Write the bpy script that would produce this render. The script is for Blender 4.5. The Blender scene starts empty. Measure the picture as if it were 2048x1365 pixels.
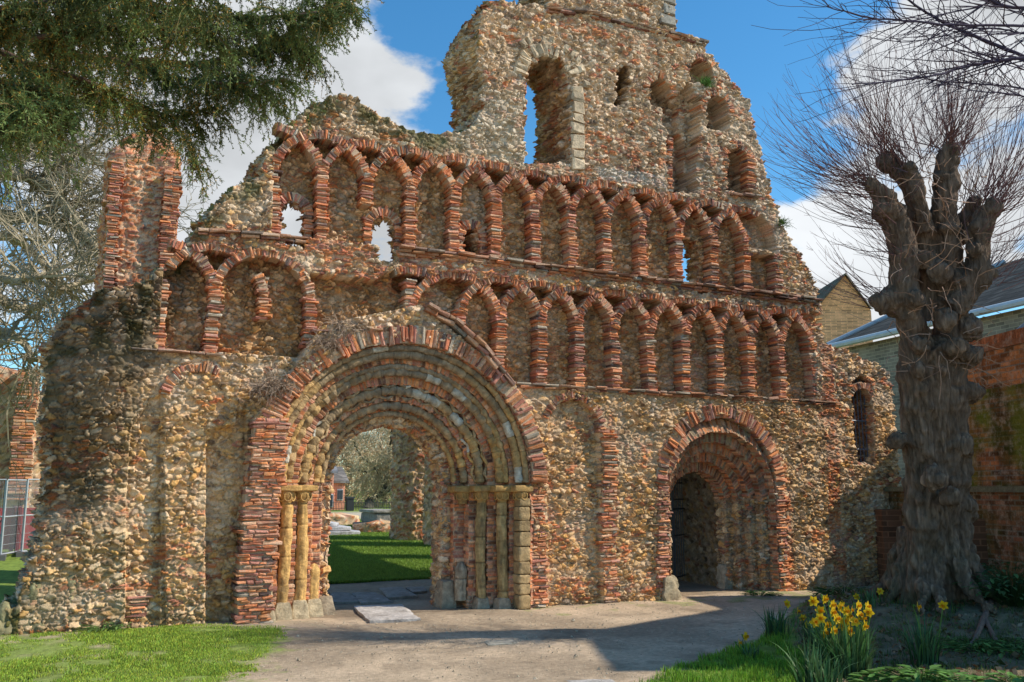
# Ruined priory front in afternoon sun: flint rubble wall with interlaced brick arcades, portal, yew, pollard.
import bpy, math, random
import numpy as np
random.seed(7)
rng = np.random.default_rng(11)
sc = bpy.context.scene
col = sc.collection
PI = math.pi

# ------------------------------------------------------------------ camera
FPX = 1800.0
YAW = math.radians(26.3); PITCH = math.atan(293/FPX)
EYE = np.array([0, 0, 2.0])
RT = np.array([math.cos(YAW), -math.sin(YAW), 0])
FW = np.array([math.sin(YAW)*math.cos(PITCH), math.cos(YAW)*math.cos(PITCH), math.sin(PITCH)])
UP = np.cross(RT, FW)
D = 13.913                       # the wall front is the plane y = D
def ray(px, py): return FW + RT*(px-1024)/FPX + UP*(682.5-py)/FPX
def at(px, py, Y=D):             # point of the plane y = Y
    d = ray(px, py); p = EYE + d*(Y/d[1]); return (p[0], p[2])
def ground_at(px, py, z=0.0):
    d = ray(px, py); p = EYE + d*((z-EYE[2])/d[2]); return (p[0], p[1])
def point_at(px, py, dist):      # point at a distance along the view axis
    d = ray(px, py); return EYE + d*dist

cam_d = bpy.data.cameras.new('camera'); cam = bpy.data.objects.new('camera', cam_d); col.objects.link(cam)
cam.location = EYE; cam.rotation_euler = (PI/2+PITCH, 0, -YAW)
cam_d.sensor_width = 36; cam_d.lens = FPX/2048*36; cam_d.clip_end = 3000; cam_d.clip_start = 0.05
sc.camera = cam

EL, AZ = 42, 63                  # sun: elevation; azimuth from the wall normal towards +x
sv = np.array([math.cos(math.radians(EL))*math.sin(math.radians(AZ)), -math.cos(math.radians(EL))*math.cos(math.radians(AZ)), math.sin(math.radians(EL))])
# ------------------------------------------------------------------ object helpers
def tag(o, label=None, cat=None, group=None, kind=None):
    if label: o['label'] = label
    if cat: o['category'] = cat
    if group: o['group'] = group
    if kind: o['kind'] = kind
    return o
def empty(name, loc, label=None, cat=None, group=None):
    o = bpy.data.objects.new(name, None); col.objects.link(o); o.location = loc
    o.empty_display_size = 0.2
    return tag(o, label, cat, group)
def world_loc(p):
    v = np.zeros(3)
    while p is not None:
        v += np.array(p.location); p = p.parent
    return v
def mk(name, V, quads=None, cols=None, mat=None, parent=None, smooth=False, tris=None):
    """link one mesh; V in world coordinates, moved into the parent's frame"""
    V = np.asarray(V, dtype=np.float64)
    if parent is not None: V = V - world_loc(parent)
    me = bpy.data.meshes.new(name)
    nq = 0 if quads is None else len(quads); nt = 0 if tris is None else len(tris)
    me.vertices.add(len(V)); me.vertices.foreach_set('co', V.astype(np.float32).ravel())
    idx = []
    if nq: idx.append(np.asarray(quads, dtype=np.int32).ravel())
    if nt: idx.append(np.asarray(tris, dtype=np.int32).ravel())
    idx = np.concatenate(idx)
    me.loops.add(len(idx)); me.loops.foreach_set('vertex_index', idx)
    me.polygons.add(nq+nt)
    st = np.concatenate([np.arange(nq)*4, nq*4+np.arange(nt)*3]).astype(np.int32)
    me.polygons.foreach_set('loop_start', st)
    me.polygons.foreach_set('use_smooth', np.full(nq+nt, smooth))
    me.update(calc_edges=True)
    if cols is not None:
        a = me.color_attributes.new('Col', 'FLOAT_COLOR', 'POINT')
        c = np.ones((len(V), 4), dtype=np.float32); cl_ = np.clip(cols, 0, 9); c[:, :3] = cl_/np.maximum(1, cl_.max(-1, keepdims=True)/.82)
        a.data.foreach_set('color', c.ravel())
    if mat: me.materials.append(mat)
    o = bpy.data.objects.new(name, me); col.objects.link(o)
    if parent is not None: o.parent = parent
    return o

class MB:
    """collects pieces into one mesh"""
    def __init__(s): s.V = []; s.Q = []; s.T = []; s.C = []; s.n = 0
    def add(s, V, Q=None, C=None, T=None):
        V = np.asarray(V, dtype=float).reshape(-1, 3)
        if Q is not None and len(Q): s.Q.append(np.asarray(Q, dtype=np.int64).reshape(-1, 4)+s.n)
        if T is not None and len(T): s.T.append(np.asarray(T, dtype=np.int64).reshape(-1, 3)+s.n)
        if C is None: C = (0.5, 0.5, 0.5)
        C = np.asarray(C, dtype=float)
        if C.ndim == 1: C = np.tile(C, (len(V), 1))
        s.V.append(V); s.C.append(C); s.n += len(V)
    def build(s, name, mat, parent=None, smooth=False):
        return mk(name, np.concatenate(s.V), np.concatenate(s.Q) if s.Q else None, np.concatenate(s.C), mat, parent, smooth,
                  np.concatenate(s.T) if s.T else None)
    def box(s, a, b, C=(0.5,)*3, rot=0, piv=None):
        (x0, y0, z0), (x1, y1, z1) = a, b
        V = np.array([[x0,y0,z0],[x1,y0,z0],[x1,y1,z0],[x0,y1,z0],[x0,y0,z1],[x1,y0,z1],[x1,y1,z1],[x0,y1,z1]], float)
        if rot:
            c, q = math.cos(rot), math.sin(rot); p = np.array(piv if piv is not None else ((x0+x1)/2, (y0+y1)/2, 0))
            W = V - p; V = np.stack([W[:,0]*c-W[:,1]*q, W[:,0]*q+W[:,1]*c, W[:,2]], 1) + p
        s.add(V, [[0,3,2,1],[4,5,6,7],[0,1,5,4],[1,2,6,5],[2,3,7,6],[3,0,4,7]], C)
    def bricks(s, Cn, A, B, N, cols, bevel=0.014, jit=0.0075, seed=0):
        """rounded bricks: centres, half vectors A, B (in the face) and N (towards the viewer)"""
        r = np.random.default_rng(seed+991)
        Cn, A, B, N = [np.asarray(x, float).reshape(-1, 3) for x in (Cn, A, B, N)]
        n = len(Cn); cols = np.asarray(cols).reshape(-1, 3)
        def u(x): return x/np.maximum(np.linalg.norm(x, axis=1, keepdims=True), 1e-9)
        ua, ub, un = u(A), u(B), u(N)
        V = np.zeros((n, 12, 3)); sg = [(-1,-1), (1,-1), (1,1), (-1,1)]
        for k, (i, j) in enumerate(sg):
            V[:, k] = Cn + A*i + B*j - N
            V[:, 4+k] = Cn + A*i + B*j + N - un*bevel
            V[:, 8+k] = Cn + (A-ua*bevel)*i + (B-ub*bevel)*j + N
        V += r.normal(0, jit, V.shape)
        base = np.array([[0,1,5,4],[1,2,6,5],[2,3,7,6],[3,0,4,7],[4,5,9,8],[5,6,10,9],[6,7,11,10],[7,4,8,11],[8,9,10,11]])
        Q = (base[None] + (np.arange(n)*12)[:, None, None]).reshape(-1, 4)
        CC = np.repeat(cols[:, None, :], 12, 1) * (1 + r.normal(0, 0.1, (n, 12, 1)))
        CC[:, :4] *= 0.6
        s.add(V.reshape(-1, 3), Q, CC.reshape(-1, 3))

def tube_arrays(P, R, nseg=6):
    """swept tube along points P with radii R"""
    P = np.asarray(P, float); R = np.asarray(R, float); n = len(P)
    T = np.gradient(P, axis=0); T /= np.maximum(np.linalg.norm(T, axis=1, keepdims=True), 1e-9)
    up = np.array([0.0, 0, 1]) if abs(T[0, 2]) < 0.9 else np.array([1.0, 0, 0])
    X = np.zeros_like(P); x = np.cross(T[0], up); x /= np.linalg.norm(x)
    for i in range(n):
        x = x - T[i]*np.dot(x, T[i]); x /= max(np.linalg.norm(x), 1e-9); X[i] = x
    Y = np.cross(T, X)
    a = np.arange(nseg)*2*PI/nseg
    V = P[:, None] + R[:, None, None]*(np.cos(a)[None, :, None]*X[:, None] + np.sin(a)[None, :, None]*Y[:, None])
    i = np.arange(n-1)[:, None]*nseg; j = np.arange(nseg)[None]; k = (j+1) % nseg
    Q = np.stack([i+j, i+k, i+nseg+k, i+nseg+j], -1).reshape(-1, 4)
    return V.reshape(-1, 3), Q

# ------------------------------------------------------------------ numpy noise
def _hash(ix, iy, iz, seed):
    h = (ix.astype(np.int64)*374761393 + iy.astype(np.int64)*668265263 + iz.astype(np.int64)*2147483647 + seed*144269504) & 0xffffffff
    h = (h ^ (h >> 13))*1274126177 & 0xffffffff
    h = (h ^ (h >> 16))*2246822519 & 0xffffffff
    return (h ^ (h >> 15)) & 0xffffffff
def hrand(h, k):
    h = (h*(2654435761 + k*40503*2) + k*97531) & 0xffffffff
    h = (h ^ (h >> 16))*2246822519 & 0xffffffff
    return ((h ^ (h >> 13)) & 0xffffff)/16777216.0
def voro(P, scale, seed=0, jit=0.85, flat=False, stagger=True):
    """cellular field; returns F1, F2 and cell id, cell point. flat: 2-D in x,z"""
    P = np.asarray(P, float); out = []
    scale = np.asarray(scale, float)
    for c0 in range(0, len(P), 400000):
        q = P[c0:c0+400000]/scale
        n = len(q); F1 = np.full(n, 9.0); F2 = np.full(n, 9.0); ID = np.zeros(n, np.int64); CP = np.zeros((n, 3))
        b = np.floor(q).astype(np.int64)
        for dz in (-1, 0, 1):
            for dx in (-1, 0, 1):
                for dy in ((0,) if flat else (-1, 0, 1)):
                    ix, iy, iz = b[:, 0]+dx, (b[:, 1]*0 if flat else b[:, 1]+dy), b[:, 2]+dz
                    h = _hash(ix, iy, iz, seed)
                    cx = ix+.5+(hrand(h, 1)-.5)*jit + (.5*(iz & 1)-.25 if stagger else 0)
                    cz = iz+.5+(hrand(h, 3)-.5)*jit*0.8
                    cy = iy+.5+(hrand(h, 2)-.5)*jit
                    d = (q[:, 0]-cx)**2+(q[:, 2]-cz)**2
                    if not flat: d = d+(q[:, 1]-cy)**2
                    d = np.sqrt(d)
                    m = d < F1
                    F2 = np.where(m, F1, np.minimum(F2, d))
                    F1 = np.where(m, d, F1); ID = np.where(m, h, ID)
                    CP[m, 0] = cx[m]; CP[m, 2] = cz[m]; CP[m, 1] = cy[m]
        out.append((F1, F2, ID, CP*scale))
    return [np.concatenate(x) for x in zip(*out)]
def vnoise(P, scale, seed=0):
    """smooth value noise 0..1"""
    q = np.asarray(P, float)/scale; b = np.floor(q).astype(np.int64); f = q-b; f = f*f*(3-2*f)
    r = 0
    for dx in (0, 1):
        for dy in (0, 1):
            for dz in (0, 1):
                w = (f[:, 0] if dx else 1-f[:, 0])*(f[:, 1] if dy else 1-f[:, 1])*(f[:, 2] if dz else 1-f[:, 2])
                r = r + w*hrand(_hash(b[:, 0]+dx, b[:, 1]+dy, b[:, 2]+dz, seed), 5)
    return r
def fbm(P, scale, seed=0, o=3):
    scale = np.asarray(scale, float); r = 0; a = 1; t = 0
    for k in range(o): r = r+a*vnoise(P, scale/2**k, seed+k*17); t += a; a *= .55
    return r/t
def sstep(x, a, b):
    t = np.clip((x-a)/(b-a), 0, 1); return t*t*(3-2*t)

# ------------------------------------------------------------------ materials
def mat_vcol(name, rough=0.95, bump=0.4, bscale=60, vary=0.35, nscale=25, spec=0.15, transl=0.0, bdist=0.01, stretch=None, smear=None):
    m = bpy.data.materials.new(name); m.use_nodes = True; nt = m.node_tree; N = nt.nodes; L = nt.links
    b = N['Principled BSDF']; b.inputs['Roughness'].default_value = rough; b.inputs['Specular IOR Level'].default_value = spec
    a = N.new('ShaderNodeAttribute'); a.attribute_name = 'Col'
    tc = N.new('ShaderNodeTexCoord')
    vec = tc.outputs['Object']
    if stretch:
        mp = N.new('ShaderNodeMapping'); mp.inputs['Scale'].default_value = (1, 1, stretch); L.new(vec, mp.inputs[0]); vec = mp.outputs[0]
    n1 = N.new('ShaderNodeTexNoise'); n1.inputs['Scale'].default_value = nscale; n1.inputs['Detail'].default_value = 5; n1.inputs['Roughness'].default_value = .7
    L.new(vec, n1.inputs['Vector'])
    mr = N.new('ShaderNodeMapRange'); mr.inputs[1].default_value = .25; mr.inputs[2].default_value = .75
    mr.inputs[3].default_value = 1-vary; mr.inputs[4].default_value = 1+vary
    L.new(n1.outputs['Fac'], mr.inputs[0])
    mx = N.new('ShaderNodeVectorMath'); mx.operation = 'SCALE'
    L.new(a.outputs['Color'], mx.inputs[0]); L.new(mr.outputs[0], mx.inputs['Scale'])
    if smear:      # mortar washed or grime settled over the surface
        c_, sc_, lo_, hi_, amt_ = smear
        n3 = N.new('ShaderNodeTexNoise'); n3.inputs['Scale'].default_value = sc_; n3.inputs['Detail'].default_value = 8; n3.inputs['Roughness'].default_value = .72; L.new(tc.outputs['Object'], n3.inputs['Vector'])
        m3 = N.new('ShaderNodeMapRange'); m3.inputs[1].default_value = lo_; m3.inputs[2].default_value = hi_; m3.inputs[4].default_value = amt_; L.new(n3.outputs['Fac'], m3.inputs[0])
        x3 = N.new('ShaderNodeMix'); x3.data_type = 'RGBA'; L.new(m3.outputs[0], x3.inputs[0]); L.new(mx.outputs[0], x3.inputs[6]); x3.inputs[7].default_value = (*c_, 1); L.new(x3.outputs[2], b.inputs['Base Color'])
    else: L.new(mx.outputs[0], b.inputs['Base Color'])
    if bump:
        n2 = N.new('ShaderNodeTexNoise'); n2.inputs['Scale'].default_value = bscale; n2.inputs['Detail'].default_value = 6; n2.inputs['Roughness'].default_value = .65
        L.new(vec, n2.inputs['Vector'])
        bp = N.new('ShaderNodeBump'); bp.inputs['Strength'].default_value = bump; bp.inputs['Distance'].default_value = bdist
        L.new(n2.outputs['Fac'], bp.inputs['Height']); L.new(bp.outputs[0], b.inputs['Normal'])
    if transl:
        t = N.new('ShaderNodeBsdfTranslucent'); L.new(mx.outputs[0], t.inputs['Color'])
        ms = N.new('ShaderNodeMixShader'); ms.inputs[0].default_value = transl
        L.new(b.outputs[0], ms.inputs[1]); L.new(t.outputs[0], ms.inputs[2]); L.new(ms.outputs[0], N['Material Output'].inputs[0])
    return m
M_STONE = mat_vcol('rubble_stone', bump=0.8, bscale=45, vary=.4, nscale=30, bdist=.02)
M_BRICK = mat_vcol('old_brick', bump=0.7, bscale=50, vary=.4, nscale=28, bdist=.015, smear=((.60, .45, .32), 5.5, .50, .68, .62))
M_CARVED = mat_vcol('carved_stone', bump=0.6, bscale=30, vary=.4, nscale=14, bdist=.03, smear=((.13, .10, .07), 4.5, .48, .70, .7))
M_BARK = mat_vcol('bark', bump=0.8, bscale=18, vary=.35, nscale=7, bdist=.04)
M_BARKP = mat_vcol('fissured_bark', bump=1.0, bscale=26, vary=.55, nscale=22, bdist=.05, stretch=.16)
M_TWIG = mat_vcol('twig', bump=0, vary=.2)
M_LEAF = mat_vcol('leaf', rough=.6, bump=0, vary=.25, nscale=8, spec=.3, transl=.3)
M_NEEDLE = mat_vcol('yew_needles', rough=.6, bump=0, vary=.3, nscale=6, spec=.3, transl=.22)
M_GROUND = mat_vcol('earth', bump=0.9, bscale=35, vary=.3, nscale=14, bdist=.02)
M_PAINT = mat_vcol('painted_surface', rough=.5, bump=0.05, vary=.12, nscale=4, spec=.4)
M_IRON = mat_vcol('iron', rough=.5, bump=.1, vary=.2, spec=.4)

# stone colours (linear)
def L(r, g, b): return np.array([r, g, b])
PAL = {
 'flint':  [L(.66,.56,.40), L(.58,.46,.29), L(.42,.31,.18), L(.30,.21,.12), L(.50,.38,.22), L(.24,.18,.13), L(.50,.34,.16), L(.72,.64,.52), L(.17,.135,.11), L(.54,.38,.18)],
 'grey':   [L(.68,.60,.50), L(.58,.51,.41), L(.42,.36,.28), L(.50,.43,.33), L(.28,.23,.18), L(.75,.69,.60), L(.62,.55,.45), L(.38,.29,.19), L(.20,.17,.145)],
 'brick':  [L(.58,.21,.09), L(.50,.17,.075), L(.62,.27,.12), L(.42,.14,.075), L(.54,.22,.11), L(.32,.13,.09), L(.60,.23,.09), L(.46,.21,.13), L(.62,.35,.21), L(.40,.17,.12)],
}
def pick(pal, h, k=0):
    a = np.array(PAL[pal])*(np.array([1.48, 1.37, 1.26]) if pal != 'brick' else np.array([1.24, 1.24, 1.22])); return a[np.minimum((hrand(h, 20+k)*len(a)).astype(int), len(a)-1)]
def brick_cols(n, seed, dark=0.1, white=0.03):
    dark = dark*.55; white = white*.8
    r = np.random.default_rng(seed); a = np.array(PAL['brick']); c = a[r.integers(0, len(a), n)]*(r.uniform(.6, 1.35, (n, 1)))*np.array([1.22, 1.24, 1.26])
    m = r.random(n) < dark; c[m] = np.array([.19, .12, .10])*r.uniform(.6, 1.5, (m.sum(), 1))
    m = r.random(n) < white; c[m] = np.array([.5, .42, .32])*r.uniform(.6, 1.2, (m.sum(), 1))
    return c
MORTAR = L(.66, .47, .31)

def rubble(P, size=(.15, .15, .10), seed=1, flat=False, brick=0.1, pal='flint', amp=.05, mortar=None):
    """height and colour of flint rubble at points P; brick: share of red tile pieces (scalar or per point)"""
    P = np.asarray(P, float); size = np.array(size)
    wv = np.stack([fbm(P, .11, seed+70, 2), fbm(P, .11, seed+71, 2), fbm(P, .11, seed+72, 2)], 1)-.5
    wf = np.stack([vnoise(P, .03, seed+73), vnoise(P, .03, seed+74), vnoise(P, .03, seed+75)], 1)-.5
    Pw = P+wv*np.array([.11, .09, .075])+wf*.016
    F1, F2, ID, CP = voro(Pw, size, seed, jit=1.0, flat=flat)
    S1_, S2_, IDs, CPs = voro(Pw, size*.58, seed+31, jit=.9, flat=flat)
    small = (hrand(ID, 14) < .28)
    F1 = np.where(small, S1_, F1); e = np.where(small, np.minimum(S2_-S1_, (F2-F1 if False else 9)), F2-F1)
    IDm = np.where(small, IDs, ID); CPm = np.where(small[:, None], CPs, CP)
    shrink = .04+.20*hrand(IDm, 15)**1.6                     # how deep the stone sits in its mortar
    es = np.clip(e-shrink, 0, None)
    big = hrand(IDm, 7)
    h = np.clip(es/.16, 0, 1)**.6*(.45+.85*big)
    q = (Pw-CPm)/(size*np.where(small, .6, 1)[:, None])
    h = h+(q[:, 0]*(hrand(IDm, 8)-.5)+q[:, 2]*(hrand(IDm, 9)-.5))*1.5*(es > .03)
    gone = hrand(IDm, 10) < .09
    h = np.where(gone, h*.12-.35, h)
    g = pick('grey', IDm, 1); f = pick('flint', IDm, 2)
    gp = {'grey': 1.0, 'flint': 0.0}[pal] if isinstance(pal, str) else pal
    c = np.where((hrand(IDm, 11) < gp)[:, None], g, f)
    c = c*(.72+.5*hrand(IDm, 12))[:, None]
    core = sstep(fbm(P, .045, seed+76, 2), .52, .62)*(hrand(IDm, 16) < .45)      # broken faces: dark core, pale rind
    c = c*(1-core*.42)[:, None]
    rind = sstep(.16-es, 0, .16)*(es > .0)*(hrand(IDm, 17) < .6); c = c+(np.array([.62, .55, .42])-c)*(rind*.45)[:, None]
    G1, G2, ID2, CP2 = voro(P+wv*.03, (size[0]*1.45, size[1]*1.4, size[2]*.50), seed+50, jit=.6, flat=flat)
    isb = hrand(ID, 13) < brick
    e2 = G2-G1
    hb = np.clip((e2-.05)/.2, 0, 1)**.6*(.35+.9*hrand(ID2, 4))
    h = np.where(isb, hb, h)
    cb = pick('brick', ID2, 3)*(.65+.55*hrand(ID2, 6))[:, None]
    c = c*np.array([1.10, .985, .88]); c = np.where(isb[:, None], cb, c)
    m = np.where(isb, sstep(e2, .06, .16), sstep(es, .0, .05))*np.where(gone & ~isb, .2, 1)
    n = fbm(P, .08, seed+5, 3)
    mort = (MORTAR if mortar is None else mortar)*(.62+.8*n)[:, None]
    c = mort*(1-m)[:, None]+c*m[:, None]
    c = c*(.80+.4*vnoise(P, .02, seed+6))[:, None]
    h = h+(fbm(P, .055, seed+9, 3)-.5)*.6+(wf[:, 0])*.25
    return h*amp, c, ID, CP
# ------------------------------------------------------------------ the ruined front
front = empty('ruined_church_front', (5.0, D, 0), 'tall ruined flint and brick church front with two tiers of interlaced arches', 'ruin')
UC, ZC = 4.94, 2.08              # portal axis and springing
def poly(*pts): return np.array([at(*p) for p in pts])
def inside(P, poly_):
    x, y = P[:, 0], P[:, 1]; r = np.zeros(len(P), bool); n = len(poly_)
    for i in range(n):
        x1, y1 = poly_[i]; x2, y2 = poly_[(i+1) % n]
        if y1 == y2: continue
        c = ((y1 > y) != (y2 > y)) & (x < (x2-x1)*(y-y1)/(y2-y1)+x1); r ^= c
    return r
def archshape(u, z, uc, z0, zs, w): # inside an arch-headed opening
    return (np.abs(u-uc) < w) & (z > z0) & ((z < zs) | ((u-uc)**2+(z-zs)**2 < w*w))
OUT = poly((5,1300),(15,1225),(40,1180),(62,1120),(80,1050),(86,980),(90,900),(82,800),(88,700),(100,655),(135,620),(180,590),(240,572),(300,560),(335,535),(372,500),(395,460),(430,410),(470,375),(505,362),(527,350),
           (530,310),(556,272),(598,235),(650,195),(690,186),(728,208),(775,240),(828,264),(880,268),(930,262),(958,240),(965,200),(968,160),(955,120),(948,75),(968,25),(990,-2),(1040,4),(1093,12),
           (1093,-70),(1347,-70),(1345,64),(1400,84),(1432,122),(1468,165),(1502,205),(1508,262),(1530,330),(1545,392),(1568,455),(1600,505),(1630,568),(1642,620),(1652,688),(1700,705),(1748,722),(1776,742),
           (1786,800),(1797,900),(1797,1000),(1790,1300))
W_MAIN = poly((1050,330),(1048,250),(1048,180),(1058,135),(1085,112),(1110,112),(1133,140),(1140,190),(1136,260),(1136,325))
W_A = poly((576,492),(574,450),(576,412),(590,400),(606,414),(606,450),(604,490))
W_B = poly((760,518),(758,470),(762,440),(776,430),(790,445),(789,480),(788,518))
W_C = poly((938,512),(940,470),(946,454),(956,452),(966,468),(967,513))
W_D = poly((1370,575),(1368,500),(1374,476),(1392,470),(1410,485),(1414,530),(1412,588))
W_E = poly((1232,210),(1230,170),(1236,142),(1252,132),(1257,160),(1250,212))
W_F = poly((1716,930),(1706,850),(1700,790),(1706,760),(1722,752),(1740,765),(1746,850),(1748,932))
W_G = poly((1208,372),(1236,376),(1240,392),(1216,388))
def widen(w, fx, fz):
    c_ = (w.min(0)+w.max(0))/2; return c_+(w-c_)*[fx, fz]
W_A = widen(W_A, 1.45, 1.06); W_B = widen(W_B, 1.35, 1.06)
R1 = np.array([1.12,1.86,2.59,3.33,4.14,4.99,5.90,6.66,7.46,8.23,9.01,9.82,10.63,11.44,12.22,13.03,13.92])
R2 = np.array([2.66,3.45,4.22,4.98,5.78,6.56,7.34,8.11,8.88,9.69,10.54,11.40,12.22,13.05])
S1, S2 = 3.78, 5.95              # sill heights
def arc_of(R, i, zt):
    a, b = R[i-1], R[i+1] if i+1 < len(R) else 2*R[i]-R[i-1]
    if i == 0: a = 2*R[0]-R[1]
    r = (b-a)/2
    return (a+b)/2, zt-r-.1, r
ARC1 = {i: arc_of(R1, i, 5.72) for i in (1, 2, 6, 7, 8, 9, 10, 11, 12, 13, 14, 15)}
ARC1[5] = arc_of(R1, 5, 5.70); ARC1[0] = (1.12, 4.85, .76); ARC1[16] = (13.95, 4.85, .86)
ARC2 = {i: arc_of(R2, i, 7.79) for i in range(1, 13)}
ARC2[0] = (2.66, 6.93, .78)
SUP = [  # sunk panels of the upper stage: centre, sill, springing, half width, depth, brick arch
    (at(1322,250), at(1322,215), at(1322,185), .27, .5, 1), (at(1403,160), at(1403,170), at(1403,150), .32, .42, 1),
    (at(1436,240), at(1436,262), at(1436,218), .29, .5, 1), (at(1477,350), at(1477,385), at(1477,325), .30, .5, 1),
    (at(1362,330), at(1362,382), at(1362,285), .32, .55, 0), (at(1348,230), at(1348,262), at(1348,215), .28, .45, 0)]

GH = 0.0135
gu = np.arange(-1.0, 17.0, GH); gz = np.arange(-.15, 12.6, GH)
nu, nz = len(gu), len(gz)
GU, GZ = np.meshgrid(gu, gz)                     # [nz, nu]
P = np.stack([GU.ravel(), np.full(nu*nz, D), GZ.ravel()], 1)
u, z = P[:, 0].copy(), P[:, 2].copy()
# brick share
br = sstep(fbm(P, (1.6, 1, .35), 31, 3), .5, .72)*.34+.03
br = np.where(z > 7.8, .07+sstep(fbm(P, (2.4, 1, .22), 33, 3), .50, .66)*.42, br)
br = np.where((z > 5.2) & (z < 6.0), br+.25, br)
br = np.where((z > 7.2) & (z < 7.9) & (u > 2.6), br+.2, br)
br = np.where((np.abs(u-14.25-.03*np.sin(z*3)) < .17) & (z < 5.0), .85, br)
br = np.where((np.abs(u-12.95) < .14) & (z < 2.2), .8, br)
greyp = np.where(z > 7.6, .95, np.where(z > 3.6, .5, .28)); greyp = np.where(u < 1.2, .65, greyp)
hh, cc, ID, CP = rubble(P, (.122, .12, .076), 3, flat=True, brick=br, pal=greyp, amp=.056)
# what is solid: decided stone by stone, so every edge is ragged
Q2 = CP[:, [0, 2]]*.75+P[:, [0, 2]]*.25
wob = (np.stack([fbm(P, .35, 61, 2), fbm(P, .35, 62, 2)], 1)-.5)*.10
solid = inside(Q2+wob, OUT)
for w in (W_MAIN, W_A, W_B, W_C, W_D, W_E, W_G): solid &= ~inside(Q2+wob*.4, w)
solid &= ~inside(P[:, [0, 2]]+wob*.3, W_F)
solid &= ~(((np.abs(u-UC) < 2.32) & (z < ZC)) | ((u-UC)**2+(z-ZC)**2 < 2.32**2) & (z >= ZC))
DU, DZ = 11.38, 2.03
solid &= ~(((np.abs(u-DU) < 1.36) & (z < DZ)) | ((u-DU)**2+(z-DZ)**2 < 1.36**2) & (z >= DZ))
# depth, positive into the wall
rec = np.zeros(len(u))
def in_arcs(arcs, keep=None):
    m = np.zeros(len(u), bool)
    for i, (c, zc, r) in arcs.items():
        a = ((u-c)**2+(z-zc)**2 < (r+.02)**2) & (z >= zc)
        if i == 0: a &= u > c
        if i == 16: a &= u < c
        m |= a
    return m
n2 = (in_arcs(ARC2) & (u > R2[0])) | ((u > R2[0]) & (u < R2[12]) & (z > S2) & (z < 6.95)) | ((u > R2[12]) & (u < R2[13]) & (z > S2) & (z < 6.75))
n1 = in_arcs(ARC1) | ((u > R1[0]) & (u < R1[16]) & (z > S1+.22*(u < 3.4)) & (z < 4.9)) | ((u > 3.3) & (u < 5.1) & (z > 4) & (z < 5.35))
n1 &= (u > R1[0]) & (u < R1[16])
rec += .29*n2 + .29*n1
for RR_, AA_, zt_ in ((R2, ARC2, 7.79), (R1, ARC1, 5.72)):      # deeper shadowed pocket under each crown
    for i, (c, zc, r) in AA_.items():
        rec += .14*((np.abs(u-c) < .27) & (z > zc+.52*r+np.abs(u-c)*.6) & ((u-c)**2+(z-zc)**2 < (r-.05)**2))
gable = inside(P[:, [0, 2]], poly((835,612),(1018,762),(1045,800),(1000,975),(540,975),(505,840),(560,770),(640,655),(700,640)))
rec = np.where(gable, -.14, rec)
BU0, BU1 = 7.57, 8.64
blind = archshape(u, z, 8.1, -1, 3.02, .54)
rec = np.where(blind, .11+.03*(z > 2.4), rec)
lf = inside(P[:, [0, 2]], poly((250,1245),(252,1000),(262,860),(300,800),(322,790),(322,1010),(318,1250)))
rec = np.where(lf, .07, rec)
lf = inside(P[:, [0, 2]], poly((408,1250),(412,900),(430,840),(492,820),(492,1250)))
rec = np.where(lf, .13, rec)
lf = inside(P[:, [0, 2]], poly((330,1250),(326,800),(345,755),(380,738),(430,735),(480,760),(470,850),(412,860),(408,1250)))
rec = np.where(lf, -.05, rec)
for (c, s0, s1, w, dp, b_) in SUP:
    m = archshape(CP[:, 0]*.5+u*.5, CP[:, 2]*.5+z*.5, c[0], s0[1], s1[1], w)
    rec = np.where(m, dp, rec)
erode = inside(Q2, poly((1338,385),(1336,260),(1345,195),(1375,170),(1400,200),(1395,300),(1392,385)))
rec = np.where(erode, np.maximum(rec, .32), rec)
ban = (z > 11.05-.0*u) & (u > 7.6)
rec = np.where(ban, -.05, rec)
rec = rec + (fbm(P, 1.3, 71, 3)-.5)*.12 + (fbm(P, .45, 72, 2)-.5)*.05
t = np.clip((.75-u-.75*np.clip(1.7-z, 0, 1.7))/1.35, 0, .97)
rec = rec + 1.5*(1-np.sqrt(1-t*t))                # the rounded left end
rec = rec + np.where(u < 2, -.10*sstep(1.2-z, 0, 1.2), 0)
hollow_shade = sstep(rec, .26, .42)*(z > 7.8); cc = cc*(1-.55*hollow_shade)[:, None]  # shade of the deep upper hollows, painted into the stone colour
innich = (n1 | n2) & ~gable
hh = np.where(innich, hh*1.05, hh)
cc = np.where(innich[:, None], (cc*.8+MORTAR*.2)*np.array([.74, .65, .54]), cc)  # niche backs: more mortar, and their shade darkened into the colour
# ashlar round the main window foot and weather tone
pale = inside(P[:, [0, 2]], poly((900,262),(1048,150),(1048,335),(985,320),(905,285)))
cc = np.where(pale[:, None], cc*.5+np.array([.56, .50, .38])*.5, cc)
wh = inside(P[:, [0, 2]], poly((1190,335),(1330,352),(1330,378),(1200,360)))
cc = np.where(wh[:, None], cc*.4+np.array([.62, .57, .50])*.6, cc)
ton = fbm(P, 1.8, 81, 3)
cc = cc*(.88+.36*ton)[:, None]
cc = np.where((z < 3.7)[:, None], cc*np.array([1.06, .97, .84]), cc*np.array([1.02, .99, .97]))
streak = sstep(fbm(P, (.22, 1, 1.4), 83, 3), .56, .74); cc = cc*(1-.28*streak)[:, None]
bloom = sstep(fbm(P, (.7, 1, .5), 84, 3), .58, .75)*.35; cc = cc*(1-bloom)[:, None]+np.array([.66, .58, .47])*bloom[:, None]*(.6+.4*np.clip(hh/.04, 0, 1.2))[:, None]
damp = sstep(.9-z, 0, 1)*sstep(fbm(P, .7, 82, 2), .4, .7)
cc = cc*(1-.35*damp)[:, None]
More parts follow.
